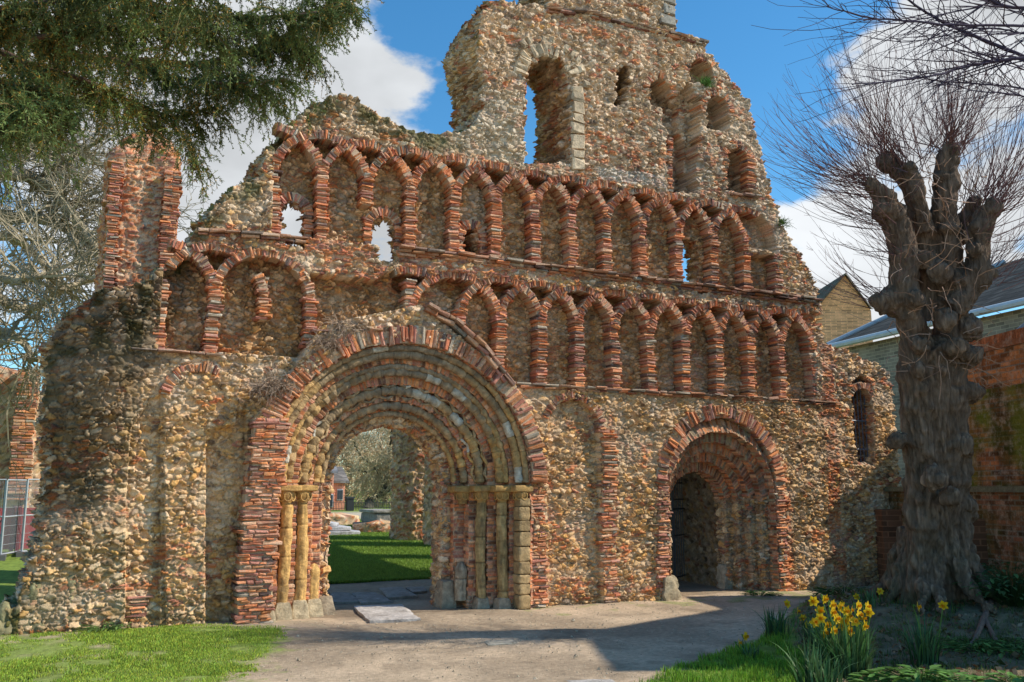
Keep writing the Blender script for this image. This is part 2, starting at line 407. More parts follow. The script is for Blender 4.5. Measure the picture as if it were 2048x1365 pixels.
rend = sstep(fbm(P, (.75, 1, .55), 86, 3), .56, .69)*np.where(innich, .35, .62)
hh = hh*(1-.72*rend); mo_ = MORTAR*np.array([1.0, 1.02, 1.05])*(.7+.55*fbm(P, .12, 87, 3))[:, None]; kk = (rend*sstep(fbm(P, .1, 88, 2), .25, .55))[:, None]*.85; cc = cc*(1-kk)+mo_*kk*np.where(innich, .68, 1)[:, None]
# moss on the rounded end and along the old wall top
topz = np.where(solid.reshape(nz, nu), GZ, -9).max(0)
dtop = (topz[None]-GZ).ravel()
mz = fbm(P, .3, 91, 3)
moss = np.clip(sstep(1.6-dtop, 0, 1.6)*(u < 1.4)+sstep(.55-dtop, 0, .4)*((u < 6.2))+.4*(u < .9), 0, 1)*sstep(mz, .38, .62)
cc = cc*(1-moss*.8)[:, None]+np.array([.075, .085, .018])*(moss*.8)[:, None]
end_shade = sstep(.55+.30*np.clip(z-1.2, 0, 4)-u+.5*(fbm(P, .8, 95, 3)-.5), -.1, .5)*sstep(z, 1.0, 2.0)  # tree shade over the left end, painted into the stone colour
cc = cc*(1-.60*end_shade)[:, None]
Y = D + rec - hh
Pf = np.stack([u, Y, z], 1)
S = solid.reshape(nz, nu)
cell = S[:-1, :-1] & S[1:, :-1] & S[:-1, 1:] & S[1:, 1:]
ii, jj = np.nonzero(cell)
vid = lambda i, j: i*nu+j
Qf = np.stack([vid(ii, jj), vid(ii, jj+1), vid(ii+1, jj+1), vid(ii+1, jj)], 1)
# side edges
cp_ = np.pad(cell, 1)
E = []
def add_edges(mask, a, b): # from mask cells
    i, j = np.nonzero(mask); E.append(np.stack([vid(i+a[0], j+a[1]), vid(i+b[0], j+b[1])], 1))
add_edges(cell & ~cp_[1:-1, :-2], (1, 0), (0, 0))
add_edges(cell & ~cp_[1:-1, 2:], (0, 1), (1, 1))
add_edges(cell & ~cp_[:-2, 1:-1], (0, 0), (0, 1))
add_edges(cell & ~cp_[2:, 1:-1], (1, 1), (1, 0))
E = np.concatenate(E)
# in-plane outward normal from the blurred mask
def blur(a, r):
    k = 2*r+1
    for ax in (0, 1):
        c = np.cumsum(np.pad(a, [(r+1, r) if x == ax else (0, 0) for x in (0, 1)], mode='edge'), axis=ax)
        a = (np.take(c, range(k, c.shape[ax]), ax)-np.take(c, range(0, c.shape[ax]-k), ax))/k
    return a
Bm = blur(blur(S.astype(float), 5), 5)
gz_, gu_ = np.gradient(Bm); gl = np.sqrt(gz_**2+gu_**2)+1e-9
NU, NZ = (-gu_/gl).ravel(), (-gz_/gl).ravel()
bv, inv = np.unique(E.ravel(), return_inverse=True); Eb = inv.reshape(-1, 2)
Tk = np.full(len(bv), 1.35); bu, bz = u[bv], z[bv]
near = lambda w, m=.25: (bu > w[:, 0].min()-m) & (bu < w[:, 0].max()+m) & (bz > w[:, 1].min()-m) & (bz < w[:, 1].max()+m)
Tk[near(W_A) | near(W_B)] = .12; Tk[near(W_D)] = .42; Tk[near(W_F)] = .7; Tk[near(W_G, .1)] = .5
Tk[(np.hypot(bu-UC, np.maximum(bz-ZC, 0)) < 2.6)] = .35
Tk[(np.hypot(bu-DU, np.maximum(bz-DZ, 0)) < 1.6)] = .3
K = 46
ks = (np.arange(1, K+1)/K)
nb = len(bv)
SP = np.repeat(Pf[bv][None], K, 0)
SP[:, :, 1] += ks[:, None]*Tk[None]
nn = np.stack([NU[bv], np.zeros(nb), NZ[bv]], 1)
flatP = SP.reshape(-1, 3)
brs = np.clip(.12+.5*sstep(fbm(flatP, .5, 35, 2), .5, .65), 0, 1)
h3, c3, _, _ = rubble(flatP, (.16, .17, .10), 8, brick=brs, pal=np.where(flatP[:, 2] > 7.6, .7, .4), amp=.06)
big = (fbm(flatP, .5, 41, 2)-.5)*.3*np.repeat(np.minimum(ks*4, 1), nb)*np.tile(np.clip(Tk/1.35, .15, 1), K)
fade = np.repeat(np.minimum(ks*6, 1), nb)
flatP = flatP + np.tile(nn, (K, 1))*((h3-.02)*fade+big)[:, None]
up = np.tile(NZ[bv], K) > .55
mo = sstep(fbm(flatP, .25, 92, 2), .42, .6)*up*.75*(flatP[:, 0] < 6.6)
c3 = c3*np.where(up, .75, .8)[:, None]
c3 = c3*(1-mo)[:, None]+np.array([.11, .13, .02])*mo[:, None]
lay = np.concatenate([bv[None], nu*nz+np.arange(K*nb).reshape(K, nb)])
Qs = np.concatenate([np.stack([lay[k][Eb[:, 1]], lay[k][Eb[:, 0]], lay[k+1][Eb[:, 0]], lay[k+1][Eb[:, 1]]], 1) for k in range(K)])
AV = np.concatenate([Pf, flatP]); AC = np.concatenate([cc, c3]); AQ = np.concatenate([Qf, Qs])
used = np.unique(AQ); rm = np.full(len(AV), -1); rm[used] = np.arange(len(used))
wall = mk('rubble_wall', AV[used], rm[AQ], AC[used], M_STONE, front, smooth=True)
print('wall verts', len(used))

# ---- brick arches
def arc_ring(cu, cz, r, a0, a1, wd=.2, y0=-.03, y1=.2, seed=0, pitch=.050, name='brick_arch', parent=front, white=.03, wob=.012, dark=.12, miss=0.0, Y0=D, mort=True):
    """voussoirs of old tile from angle a0 to a1 (degrees, 0 = right springing)"""
    g = np.random.default_rng(seed+500); mb = MB()
    A0, A1 = math.radians(a0), math.radians(a1); n = max(2, int(r*(A1-A0)/pitch)); ang = A0+(np.arange(n)+.5)*(A1-A0)/n
    ang = ang+g.normal(0, .1, n)*(A1-A0)/n
    rr = r+g.normal(0, .014, n); hl = wd/2*g.uniform(.72, 1.12, n); w = (A1-A0)/n*r*.5*g.uniform(.58, .88, n)
    rd = np.stack([np.cos(ang), np.zeros(n), np.sin(ang)], 1)
    tl = ang+g.normal(0, .05, n)
    ta = np.stack([-np.sin(tl), np.zeros(n), np.cos(tl)], 1); rb = np.stack([np.cos(tl), np.zeros(n), np.sin(tl)], 1)
    pr = g.normal(0, wob, n)
    C = np.array([cu, Y0, cz])+rd*rr[:, None]; C[:, 1] = Y0+(y0+y1)/2-pr
    keep = g.random(n) >= miss
    mb.bricks(C[keep], (ta*w[:, None])[keep], (rb*hl[:, None])[keep], np.tile([0, -(y1-y0)/2, 0], (n, 1))[keep], brick_cols(n, seed, dark, white)[keep], seed=seed)
    if mort:
        m = max(3, int(n*.8)); a = np.linspace(A0, A1, m)
        i0, i1 = r-wd/2*.86, r+wd/2*.86; yf, yb = Y0+y0+.03, Y0+y1
        V = []
        for R_, y_ in ((i0, yf), (i1, yf), (i1, yb), (i0, yb)):
            V.append(np.stack([cu+np.cos(a)*R_, np.full(m, y_), cz+np.sin(a)*R_], 1))
        V = np.stack(V, 1).reshape(-1, 3); q = []
        for k in range(m-1):
            for j in range(4):
                q.append([k*4+j, k*4+(j+1) % 4, k*4+4+(j+1) % 4, k*4+4+j])
        V = V+g.normal(0, .007, V.shape); mb.add(V, q, MORTAR*.85)
    return mb.build(name, M_BRICK, parent)
def pier(u0, u1, z0, z1, y0=-.03, y1=.22, seed=0, name='brick_pier', parent=front, pitch=.052, white=.07, Y0=D, lean=0.0, maxw=.3, ragged=.018, dark=.12):
    g = np.random.default_rng(seed+900); mb = MB(); zz = z0; C = []; A = []; B = []
    while zz < z1:
        h = pitch*g.uniform(.8, 1.25); f = (zz-z0); off = lean*f+.02*math.sin(zz*2.3+seed)
        a, b = u0+off+g.normal(0, ragged), u1+off+g.normal(0, ragged)
        n = max(1, int(round((b-a)/maxw*g.uniform(.8, 1.6)))); cuts = np.sort(g.uniform(.25, .75, n-1)) if n > 1 else []
        if n > 2: cuts = (np.arange(1, n)+g.uniform(-.25, .25, n-1))/n
        ed = [a]+[a+(b-a)*c for c in cuts]+[b]
        for k in range(n):
            C.append([(ed[k]+ed[k+1])/2, Y0+(y0+y1)/2-np.clip(g.normal(0, .011), -.016, .04), zz+h/2+g.normal(0, .004)])
            A.append([(ed[k+1]-ed[k])/2-.006, 0, g.normal(0, .003)]); B.append([0, 0, h/2*g.uniform(.62, .86)])
        zz += h
    n = len(C); mb.bricks(C, A, B, np.tile([0, -(y1-y0)/2, 0], (n, 1)), brick_cols(n, seed+3, dark, white), seed=seed)
    for k in range(3):
        za, zb = z0+(z1-z0)*k/3, z0+(z1-z0)*(k+1)/3; off = lean*(za+zb-2*z0)/2+.02*math.sin((za+zb)/2*2.3+seed)
        mb.box((u0+off+.03, Y0+y0+.034, za), (u1+off-.03, Y0+y1, zb), MORTAR*.8)
    return mb.build(name, M_BRICK, parent)

for i, (c, zc, r) in ARC2.items():
    a0, a1 = (8, 172)
    if i == 0: a0, a1 = 8, 90
    if i == 12: a0, a1 = 62, 172
    arc_ring(c, zc, r, a0, a1, .145, -.022-.016*(i % 2), .27, seed=i+20, miss=.03)
for i, (c, zc, r) in ARC1.items():
    a0, a1 = 8, 172
    if i == 0: a0, a1 = 8, 86
    if i == 1: arc_ring(c, zc, r, 8, 30, .15, -.05, .26, seed=59); a0, a1 = 62, 150
    if i == 2: a0, a1 = 4, 176
    if i == 5: a0, a1 = 62, 112
    if i == 6: a0, a1 = 6, 176
    if i == 16: a0, a1 = 94, 172
    arc_ring(c, zc, r, a0, a1, .145, -.022-.016*(i % 2), .27, seed=i+60, miss=.03)
for i, c in enumerate(R2):
    z0, z1 = S2, 7.12
    if i == 2: z0, z1 = 6.62, 7.1
    if i == 13: z1 = 6.74
    w = .102
    pier(c-w, c+w, z0, z1, -.012, .27, seed=i+100, white=.14 if i < 4 else .05)
for i, c in enumerate(R1):
    z0, z1 = S1, 5.02
    if i in (3,): z0, z1 = 4.0, 4.95
    if i in (4,): continue
    if i == 5: z0, z1 = 4.82, 5.45
    if i == 2: z0, z1 = 4.55, 5.2
    if i < 2: z0 = 3.98
    if i == 6: z0 = 4.3
    if i == 7: z0 = 3.82
    w = .102 if i != 2 else .085
    pier(c-w, c+w, z0, z1, -.012, .27, seed=i+140, white=.1)
# ---- string courses of thin tile, in broken lengths
def string_course(pts, seed, proj=.1, th=.05, rows=2, Y0=D, skip=.12, col_=None, name='string_course'):
    g = np.random.default_rng(seed); mb = MB()
    for (ua, za), (ub, zb) in zip(pts[:-1], pts[1:]):
        Ln = math.hypot(ub-ua, zb-za); dx, dz = (ub-ua)/Ln, (zb-za)/Ln
        for row in range(rows):
            s = 0; C = []; A = []; B = []; N = []
            while s < Ln:
                w = g.uniform(.14, .36)
                if g.random() > skip:
                    m = s+w/2; off = -row*th*1.05+g.normal(0, .004); pj = proj*(1-.3*row)*g.uniform(.55, 1.15)
                    C.append([ua+dx*m-dz*off, Y0-pj/2+.05, za+dz*m+dx*off]); A.append([dx*w/2*.96, 0, dz*w/2*.96+g.normal(0, .003)])
                    B.append([-dz*th/2*.85, 0, dx*th/2*.85]); N.append([0, -(pj/2+.05), 0])
                s += w
            c = brick_cols(len(C), seed+row, .25, .12)*(.8 if col_ is None else 1)
            if row == 0: c = c*.55+np.array([.30, .24, .18])*.45
            mb.bricks(C, A, B, N, c, seed=seed+row)
    return mb.build(name, M_BRICK, front)
string_course([(4.75, S2+.0), (13.95, S2-.02)], 1, .17, .05, 3, skip=.08)
string_course([(6.72, S1), (14.4, S1-.02)], 2, .13, .045, 2, skip=.04)
string_course([at(395, 462), at(520, 470), at(600, 478)], 3, .13, .05, 2)
string_course([at(262, 700), at(330, 703), at(435, 712)], 4, .14, .04, 1, skip=.25)
string_course([at(1092, 18), at(1180, 30), at(1345, 72), at(1402, 86)], 5, .16, .055, 2, skip=.04)
string_course([at(1462, 388), at(1512, 396)], 6, .14, .05, 1, skip=-1)
string_course([at(620, 664), at(735, 664)], 7, .3, .04, 1, skip=.1)
string_course([at(850, 612, D-.15), at(905, 640, D-.15), at(960, 690, D-.15), at(1008, 752, D-.15)], 8, .2, .07, 2, Y0=D-.15, skip=.04, name='tile_coping')
# other brick arches: blind arch, left fragment, small panels
arc_ring(8.1, 3.02, .60, 0, 165, .14, -.05, .14, seed=201)
pier(7.13, 7.52, 0, 2.6, -.05, .08, seed=202, white=.08, maxw=.22)
pier(8.66, 8.96, 0, 2.98, -.05, .16, seed=203, white=.1, maxw=.22, ragged=.03)
c = at(398, 800); arc_ring(c[0]+.02, c[1]-.02, .50, 62, 172, .15, -.10, .08, seed=204, dark=.05)
c = at(285, 1180); pier(c[0]-.14, c[0]+.1, .0, .5, -.07, .1, seed=205, ragged=.05, dark=.05)
for k, (c, s0, s1, w, dp, b_) in enumerate(SUP):
    if b_: arc_ring(c[0], s1[1], w+.07, 0, 180, .15, -.04, .2, seed=210+k, miss=.1)
c = at(1341, 330); pier(c[0]-.08, c[0]+.04, c[1]-.55, c[1]+.55, -.03, .2, seed=220)
c = at(1500, 345); pier(c[0]-.12, c[0]+.12, c[1]-.4, c[1]+.35, -.05, .2, seed=221)
c = at(1723, 800); arc_ring(c[0]+.02, c[1]-.02, .34, 15, 165, .14, -.03, .25, seed=222)
for w, nm in ((W_A, 0), (W_B, 1), (W_C, 2)):
    cu = (w[:, 0].min()+w[:, 0].max())/2; hw = (w[:, 0].max()-w[:, 0].min())/2; zt = w[:, 1].max(); zb = w[:, 1].min()
    arc_ring(cu, zt-hw+.0, hw+.08, 0, 180, .17, .16, .30, seed=230+nm, white=0, dark=.3)
    pier(cu-hw-.15, cu-hw+.01, zb, zt-hw, .16, .30, seed=240+nm, white=.02, dark=.3)
    pier(cu+hw-.01, cu+hw+.15, zb, zt-hw, .16, .30, seed=250+nm, white=.02, dark=.3)
# ashlar ring round the tall window
def ashlar_ring():
    mb = MB(); g = np.random.default_rng(5); l = at(1048, 200); r_ = at(1138, 200); cu = (l[0]+r_[0])/2+.02; R = (r_[0]-l[0])/2+.13; cz = at(1095, 165)[1]
    def blk(pos, A, B):
        c = np.array([.66, .50, .33])*g.uniform(.65, 1.15)
        mb.bricks([pos], [A], [B], [[0, -.11, 0]], [c], bevel=.03, jit=.014, seed=int(g.integers(1e6)))
    for k in range(17):
        a = math.radians(-4+k*11.2)
        rd = np.array([math.cos(a), 0, math.sin(a)]); ta = np.array([-math.sin(a), 0, math.cos(a)])
        g.random() > .1 and blk(np.array([cu, D+.02, cz])+rd*R, ta*R*.092, rd*.125)
        if k < 13 and g.random() > .3: blk(np.array([cu, D+.025, cz])+rd*(R+.21), ta*R*.105, rd*.075)
    zz = cz-.08; zb = at(1150, 325)[1]
    while zz > zb:
        h = g.uniform(.16, .3); w = g.uniform(.11, .15)
        blk(np.array([cu+R+.01, D+.02, zz-h/2]), np.array([w, 0, 0]), np.array([0, 0, h/2*.94])); zz -= h
    mb.build('window_dressing', M_CARVED, front)
ashlar_ring()
# quoins of the top block
mb = MB(); g = np.random.default_rng(8); e = at(1345, 30)
for k in range(6):
    w = .14 if k % 2 else .2; zz = at(1345, 62)[1]+k*.24
    mb.bricks([[e[0]-w-.02, D-.02, zz+.12]], [[w, 0, 0]], [[0, 0, .108]], [[0, -.14, 0]], [np.array([.40, .36, .30])*g.uniform(.7, 1.1)], bevel=.025, jit=.008, seed=k)
mb.build('quoin', M_CARVED, front)

# ---- the portal: stepped brick orders swept along jamb, arch, jamb
def sweep_portal(name, uc, zc, prof, parent=front, pitch=.066, zc_shift=None, seed=1, jamb_rubble=False, ds=.016, rubble_from=None, tone=1.0, rref=1.7, z0=-.02, Y0=D, stone_share=0.0):
    """prof: corner list (r, y). Brick courses cross the whole profile"""
    pts = []; seg = []; nrm = []; tt = []
    for k, ((r0, y0), (r1, y1)) in enumerate(zip(prof[:-1], prof[1:])):
        Ln = math.hypot(r1-r0, y1-y0); n = max(2, int(Ln/.02))
        d = np.array([r1-r0, y1-y0])/Ln; nn_ = np.array([d[1]*-1, d[0]])     # towards opening / viewer
        if nn_[0] > 0 or (abs(nn_[0]) < .01 and nn_[1] > 0): nn_ = -nn_
        for j in range(n+1):
            t_ = j/n; pts.append([r0+(r1-r0)*t_, y0+(y1-y0)*t_]); seg.append(k); nrm.append(nn_); tt.append(t_*Ln)
    pts = np.array(pts); nrm = np.array(nrm); seg = np.array(seg); tt = np.array(tt); m = len(pts)
    La = PI*rref; sj = np.arange(z0, zc, ds); sa = np.linspace(0, PI, int(La/ds)); ns = len(sj)*2+len(sa)
    s_ = np.concatenate([sj, zc+sa*rref, zc+La+(zc-sj[::-1])])
    Sg, _ = np.meshgrid(s_, np.zeros(m), indexing='ij'); r_ = np.tile(pts[:, 0], (ns, 1)); y_ = np.tile(pts[:, 1], (ns, 1))
    wob = 0
    sg = np.tile(seg, (ns, 1)); tg = np.tile(tt, (ns, 1))
    row = np.floor(Sg/pitch+.25*np.sin(sg*7.3)); fr = Sg/pitch+.25*np.sin(sg*7.3)-row
    hrow = _hash(row, sg, row*0, seed)
    cutt = .1+.14*hrand(hrow, 1); part = (tg > cutt).astype(int)
    hb = _hash(row, sg, part, seed+3)
    gr = np.minimum(sstep(fr, .02, .16), sstep(1-fr, .02, .16))*sstep(np.abs(tg-cutt), .004, .015)
    pr = (hrand(hb, 2)-.35)*.028
    dsp = gr*(.012+pr)
    P3 = np.zeros((ns, m, 3))
    def place(rr, yy):
        zc_ = zc if zc_shift is None else zc-zc_shift*(2.3-rr)
        i = len(sj); P3[:i, :, 0] = uc-rr[:i]; P3[:i, :, 2] = sj[:, None]*(zc_[:i]/zc if zc_shift is not None else 1)
        A = sa[:, None]; q = slice(i, i+len(sa)); P3[q, :, 0] = uc-rr[q]*np.cos(A); P3[q, :, 2] = (zc_ if zc_shift is None else zc_[q])+rr[q]*np.sin(A)
        P3[i+len(sa):, :, 0] = uc+rr[i+len(sa):]; P3[i+len(sa):, :, 2] = sj[::-1, None]*(zc_[i+len(sa):]/zc if zc_shift is not None else 1)
        P3[:, :, 1] = Y0+yy
        return P3
    place(r_, y_)
    base = P3.reshape(-1, 3).copy()
    n_ = (fbm(base, .4, seed+7, 2).reshape(ns, m)-.5)*.05
    tot = dsp+n_
    c = pick('brick', hb.ravel(), 5)*(.6+.7*hrand(hb.ravel(), 6))[:, None]
    dkm = hrand(hb.ravel(), 9) < .22; c[dkm] = c[dkm]*.35+.02
    if stone_share: 
        sm = hrand(hb.ravel(), 11) < stone_share; c[sm] = np.array([.42, .33, .2])*(.6+.6*hrand(hb.ravel(), 12))[sm][:, None]
    c = MORTAR*.7*(1-gr.ravel())[:, None]+c*gr.ravel()[:, None]
    if rubble_from is not None:
        rm_ = (sg >= rubble_from).ravel()
        hq, cq, _, _ = rubble(base[rm_], (.17, .17, .12), seed+20, brick=.3, amp=.055)
        tt_ = tot.ravel(); tt_[rm_] = hq-.02; tot = tt_.reshape(ns, m); c[rm_] = cq*.85
    if jamb_rubble:
        rm_ = (base[:, 2] < zc-.12-.25*fbm(base, .3, seed+33, 2)) & (sg >= 2).ravel()
        hq, cq, _, _ = rubble(base[rm_], (.17, .17, .12), seed+21, brick=.22, amp=.06); tt_ = tot.ravel(); tt_[rm_] = hq-.02; tot = tt_.reshape(ns, m); c[rm_] = cq*.8
    r2 = r_+nrm[None, :, 0]*tot; y2 = y_+nrm[None, :, 1]*tot
    place(r2, y2)
    i = np.arange(ns-1)[:, None]; j = np.nonzero(seg[:-1] == seg[1:])[0][None]
    j = np.arange(m-1)[None]
    Q = np.stack([i*m+j, i*m+j+1, (i+1)*m+j+1, (i+1)*m+j], -1).reshape(-1, 4)
    return mk(name, P3.reshape(-1, 3), Q, c*tone, M_BRICK, parent)
sweep_portal('portal_orders', UC, ZC, [(2.5, .1), (2.24, -.12), (2.24, .13), (1.95, .13), (1.95, .33), (1.64, .33), (1.64, .5), (1.36, .5), (1.36, .70), (1.16, .70), (1.16, .82), (.98, .82), (.98, 1.25), (1.3, 1.3)],
             seed=4, rubble_from=10)
arc_ring(UC, ZC, 2.38, 0, 180, .30, -.20, .05, seed=300, pitch=.072, wob=.02, dark=.08, miss=.05)
OCH = np.array([.60, .36, .13]); PALE = np.array([.50, .40, .26]); GREY = np.array([.34, .27, .19])
def roll(r, y, rad, kind, seed, name='roll_moulding', a0=0, a1=180, zc=ZC):
    n = int(r*PI/.012); a = np.linspace(math.radians(a0), math.radians(a1), n); s = a*r; ns = 14
    g = np.random.default_rng(seed)
    R = np.full(n, rad); ro = np.zeros(n); yo = np.zeros(n)
    if kind == 'bead': R = rad*(.82+.24*np.abs(np.sin(s/.15*PI))**.6)
    if kind == 'zig': ro = .035*(np.abs(((s/.16) % 2)-1)*2-1); R = R*.8
    if kind == 'knob': R = rad*(.8+.3*np.abs(np.sin(s/.21*PI))**.8); yo = -.02*np.sin(s/.21*PI)**2
    blk = np.floor(s/.27); hb = _hash(blk, blk*0, blk*0, seed); fr = s/.27+0; fr = (s/.27+g.random()*0) % 1
    R = R*(1+.08*(hrand(hb, 1)-.5)); ro = ro+.012*(hrand(hb, 2)-.5)
    jn = np.minimum(np.abs((s/.27+0) % 1), 1-np.abs((s/.27) % 1))
    R = R*(1-.12*(jn < .02))
    ph = np.arange(ns)*2*PI/ns
    rr = r+ro[:, None]-R[:, None]*np.cos(ph)[None]; yy = y+yo[:, None]-R[:, None]*np.sin(ph)[None]*1.0
    V = np.stack([UC+rr*np.cos(a)[:, None], D+yy, zc+rr*np.sin(a)[:, None]], -1)
    er = fbm(V.reshape(-1, 3), .07, seed+40, 3).reshape(n, ns); ps = vnoise(V.reshape(-1, 3), .022, seed+41).reshape(n, ns)
    rr = r+ro[:, None]-(R[:, None]+(er-.5)*.032+(ps-.5)*.012)*np.cos(ph)[None]; yy = y+yo[:, None]-(R[:, None]+(er-.5)*.032+(ps-.5)*.012)*np.sin(ph)[None]
    V = np.stack([UC+rr*np.cos(a)[:, None], D+yy, zc+rr*np.sin(a)[:, None]], -1)
    mixt = np.clip(np.abs(np.cos(a))*1.3-.2, 0, 1)*(.35+.65*hrand(hb, 4)); c = GREY*(1-mixt)[:, None]+OCH*mixt[:, None]
    c = c*(.82+.3*hrand(hb, 3))[:, None]; w = hrand(hb, 6) < .08; c[w] = np.array([.6, .55, .45])
    i = np.arange(n-1)[:, None]*ns; j = np.arange(ns)[None]; k = (j+1) % ns
    Q = np.stack([i+j, i+k, i+ns+k, i+ns+j], -1).reshape(-1, 4)
    c = c*np.where(jn < .02, .55, 1)[:, None]; c = c[:, None]*(.45+1.1*er)[..., None]
    return mk(name, V.reshape(-1, 3), Q, c.reshape(-1, 3), M_CARVED, front, smooth=True)
roll(2.185, -.05, .055, 'plain', 1); roll(2.09, .04, .075, 'plain', 2)
roll(1.90, .17, .05, 'bead', 3); roll(1.82, .24, .075, 'knob', 4)
roll(1.62, .36, .035, 'zig', 5); roll(1.53, .43, .08, 'bead', 6); roll(1.43, .47, .03, 'zig', 7)
roll(1.29, .60, .07, 'knob', 8); roll(1.16, .72, .05, 'bead', 9)
def shaft(x, y, z0, z1, rad, colr, seed, name='column', broken=False, blocks=False, sq=False):
    g = np.random.default_rng(seed); n = int((z1-z0)/.02); zz = np.linspace(z0, z1, n); ns = 20
    ph = np.arange(ns)*2*PI/ns; R = np.full((n, ns), rad)
    Z = np.repeat(zz[:, None], ns, 1); X0 = np.stack([np.cos(ph)[None]+0*Z, np.sin(ph)[None]+0*Z, Z], -1).reshape(-1, 3)
    nz_ = (fbm(X0*np.array([.12, .12, 1]), (.04, .04, .12), seed, 3).reshape(n, ns)-.5)
    R = R*(1+.05*np.sin(zz*3+seed)[:, None]*.6)+nz_*.05
    drum = np.floor((zz+seed*.37)/.42); jn = np.abs(((zz+seed*.37)/.42) % 1-.5) > .485; R = R*np.where(jn, .86, 1)[:, None]
    if broken: R = R*np.clip((z1-zz)/.12, 0, 1)[:, None]**.4
    V = np.stack([x+R*np.cos(ph)+.015*np.sin(Z*2.2+seed), y+R*np.sin(ph), Z], -1)
    hb = hrand(_hash(drum, drum*0, drum*0, seed), 2); c = np.array(colr)*(.8+.4*hb)[:, None]
    c = np.repeat(c[:, None], ns, 1)*(1+1.3*nz_[..., None])*np.where(jn, .5, 1)[:, None, None]
    i = np.arange(n-1)[:, None]*ns; j = np.arange(ns)[None]; k = (j+1) % ns
    Q = np.stack([i+j, i+k, i+ns+k, i+ns+j], -1).reshape(-1, 4)
    return mk(name, V.reshape(-1, 3), Q, c.reshape(-1, 3), M_CARVED, front, smooth=True)
def stone_block(name, c, half, colr, seed=0, taper=0, parent=front, mat=None, bulge=.02):
    """worn block: subdivided box with noise"""
    n = 9; mb = MB(); lin = np.linspace(-1, 1, n)
    A, B = np.meshgrid(lin, lin, indexing='ij'); one = np.ones_like(A)
    q = np.stack([np.add.outer(np.arange(n-1)*n, np.arange(n-1)), np.add.outer(np.arange(1, n)*n, np.arange(n-1)), np.add.outer(np.arange(1, n)*n, np.arange(1, n)), np.add.outer(np.arange(n-1)*n, np.arange(1, n))], -1).reshape(-1, 4)
    for ax in range(3):
        for sg in (-1, 1):
            X = [None]*3; X[ax] = one*sg; X[(ax+1) % 3] = A; X[(ax+2) % 3] = B
            V = np.stack(X, -1).reshape(-1, 3); 
            nr = np.linalg.norm(V*.95, axis=1, ord=6)[:, None]; V = V/np.maximum(nr, 1)**.9
            tp = 1-taper*(V[:, 2:3]+1)/2; V = V*np.concatenate([tp, tp, np.ones_like(tp)], 1)
            Pw = V*np.array(half)+np.array(c); dn = (np.stack([fbm(Pw, .09, seed+k, 2) for k in range(3)], 1)-.5)*bulge*2
            Pw = Pw+dn; cc_ = np.array(colr)*(.8+.4*fbm(Pw, .1, seed+9, 2))[:, None]
            mb.add(Pw, q if sg > 0 else q[:, ::-1], cc_)
    return mb.build(name, mat or M_CARVED, parent, smooth=True)
def cap(x, y, seed, hw=.13, colr=OCH, z=1.86):
    """cushion capital with carved rings, under its abacus"""
    prof = [(.55, -.14), (.62, -.13), (.58, -.11), (.7, -.06), (.95, .0), (1.05, .06), (1.0, .09)]
    mb = MB(); ns = 24; ph = np.arange(ns)*2*PI/ns; V = []
    for r_, zz in prof:
        rr = hw*r_*(1+.06*np.abs(np.sin(ph*6))*(zz > -.1)*(zz < .05)); V.append(np.stack([x+rr*np.cos(ph), y+rr*np.sin(ph), np.full(ns, z+zz)], 1))
    m = len(prof); i = np.arange(m-1)[:, None]*ns; j = np.arange(ns)[None]; k = (j+1) % ns
    Q = np.stack([i+j, i+k, i+ns+k, i+ns+j], -1).reshape(-1, 4)
    mb.add(np.concatenate(V), Q, np.array(colr)*.95)
    for a in np.arange(0, 2*PI, PI/4):        # carved interlace loops
        c0 = np.array([x+hw*.96*math.cos(a), y+hw*.96*math.sin(a), z]); tx = np.array([-math.sin(a), math.cos(a), 0])
        tt_ = np.linspace(0, 2*PI, 13); Pp = c0+np.outer(np.cos(tt_)*hw*.42, tx)+np.outer(np.sin(tt_)*.065, [0, 0, 1])
        Vt, Qt = tube_arrays(Pp, np.full(13, .011), 5); mb.add(Vt, Qt, np.array(colr)*1.1)
    return mb.build('capital', M_CARVED, front, smooth=True)
XL = lambda r: UC-r
XR = lambda r: UC+r
COLS = [(1.84, .2), (1.54, .40)]
for k, (r, y) in enumerate(COLS):
    shaft(XL(r), D+y-.02, .28, 1.74, .092, OCH*1.05, 11+k)
    cap(XL(r), D+y-.02, k); stone_block('impost', (XL(r)+.02, D+y, 1.99), (.19, .17, .045), OCH*1.05, 30+k, bulge=.012)
    stone_block('base', (XL(r), D+y-.03, .15), (.15, .15, .15), PALE*1.1, 40+k, taper=.3)
    shaft(XR(r), D+y-.02, .12, 1.74, .088, np.array([.40, .27, .12]), 14+k)
    cap(XR(r), D+y-.02, k+4, colr=OCH*.8); stone_block('impost', (XR(r)-.02, D+y, 1.98), (.19, .18, .055), OCH*.75, 34+k, bulge=.012)
    stone_block('base', (XR(r), D+y-.02, .06), (.14, .14, .11), GREY*1.2, 44+k, taper=.3)
shaft(XL(1.27), D+.58, .25, .82, .10, OCH, 17, broken=True); stone_block('base', (XL(1.27), D+.56, .14), (.15, .15, .14), PALE*1.1, 47, taper=.3)
shaft(XR(1.25), D+.58, .12, .75, .10, GREY*1.1, 18, broken=True)
shaft(XL(2.14), D-.02, .25, .68, .10, PALE*1.15, 19, broken=True); stone_block('base', (XL(2.14), D-.06, .13), (.16, .16, .14), PALE*1.15, 48, taper=.25)
stone_block('impost', (XL(2.1), D+.03, 1.72), (.10, .12, .14), OCH*.9, 50); stone_block('base', (XL(1.02), D+.86, .12), (.16, .2, .16), GREY*1.2, 51, taper=.3)
stone_block('base', (XR(1.06), D+.80, .2), (.15, .2, .24), GREY*1.1, 52, taper=.3)
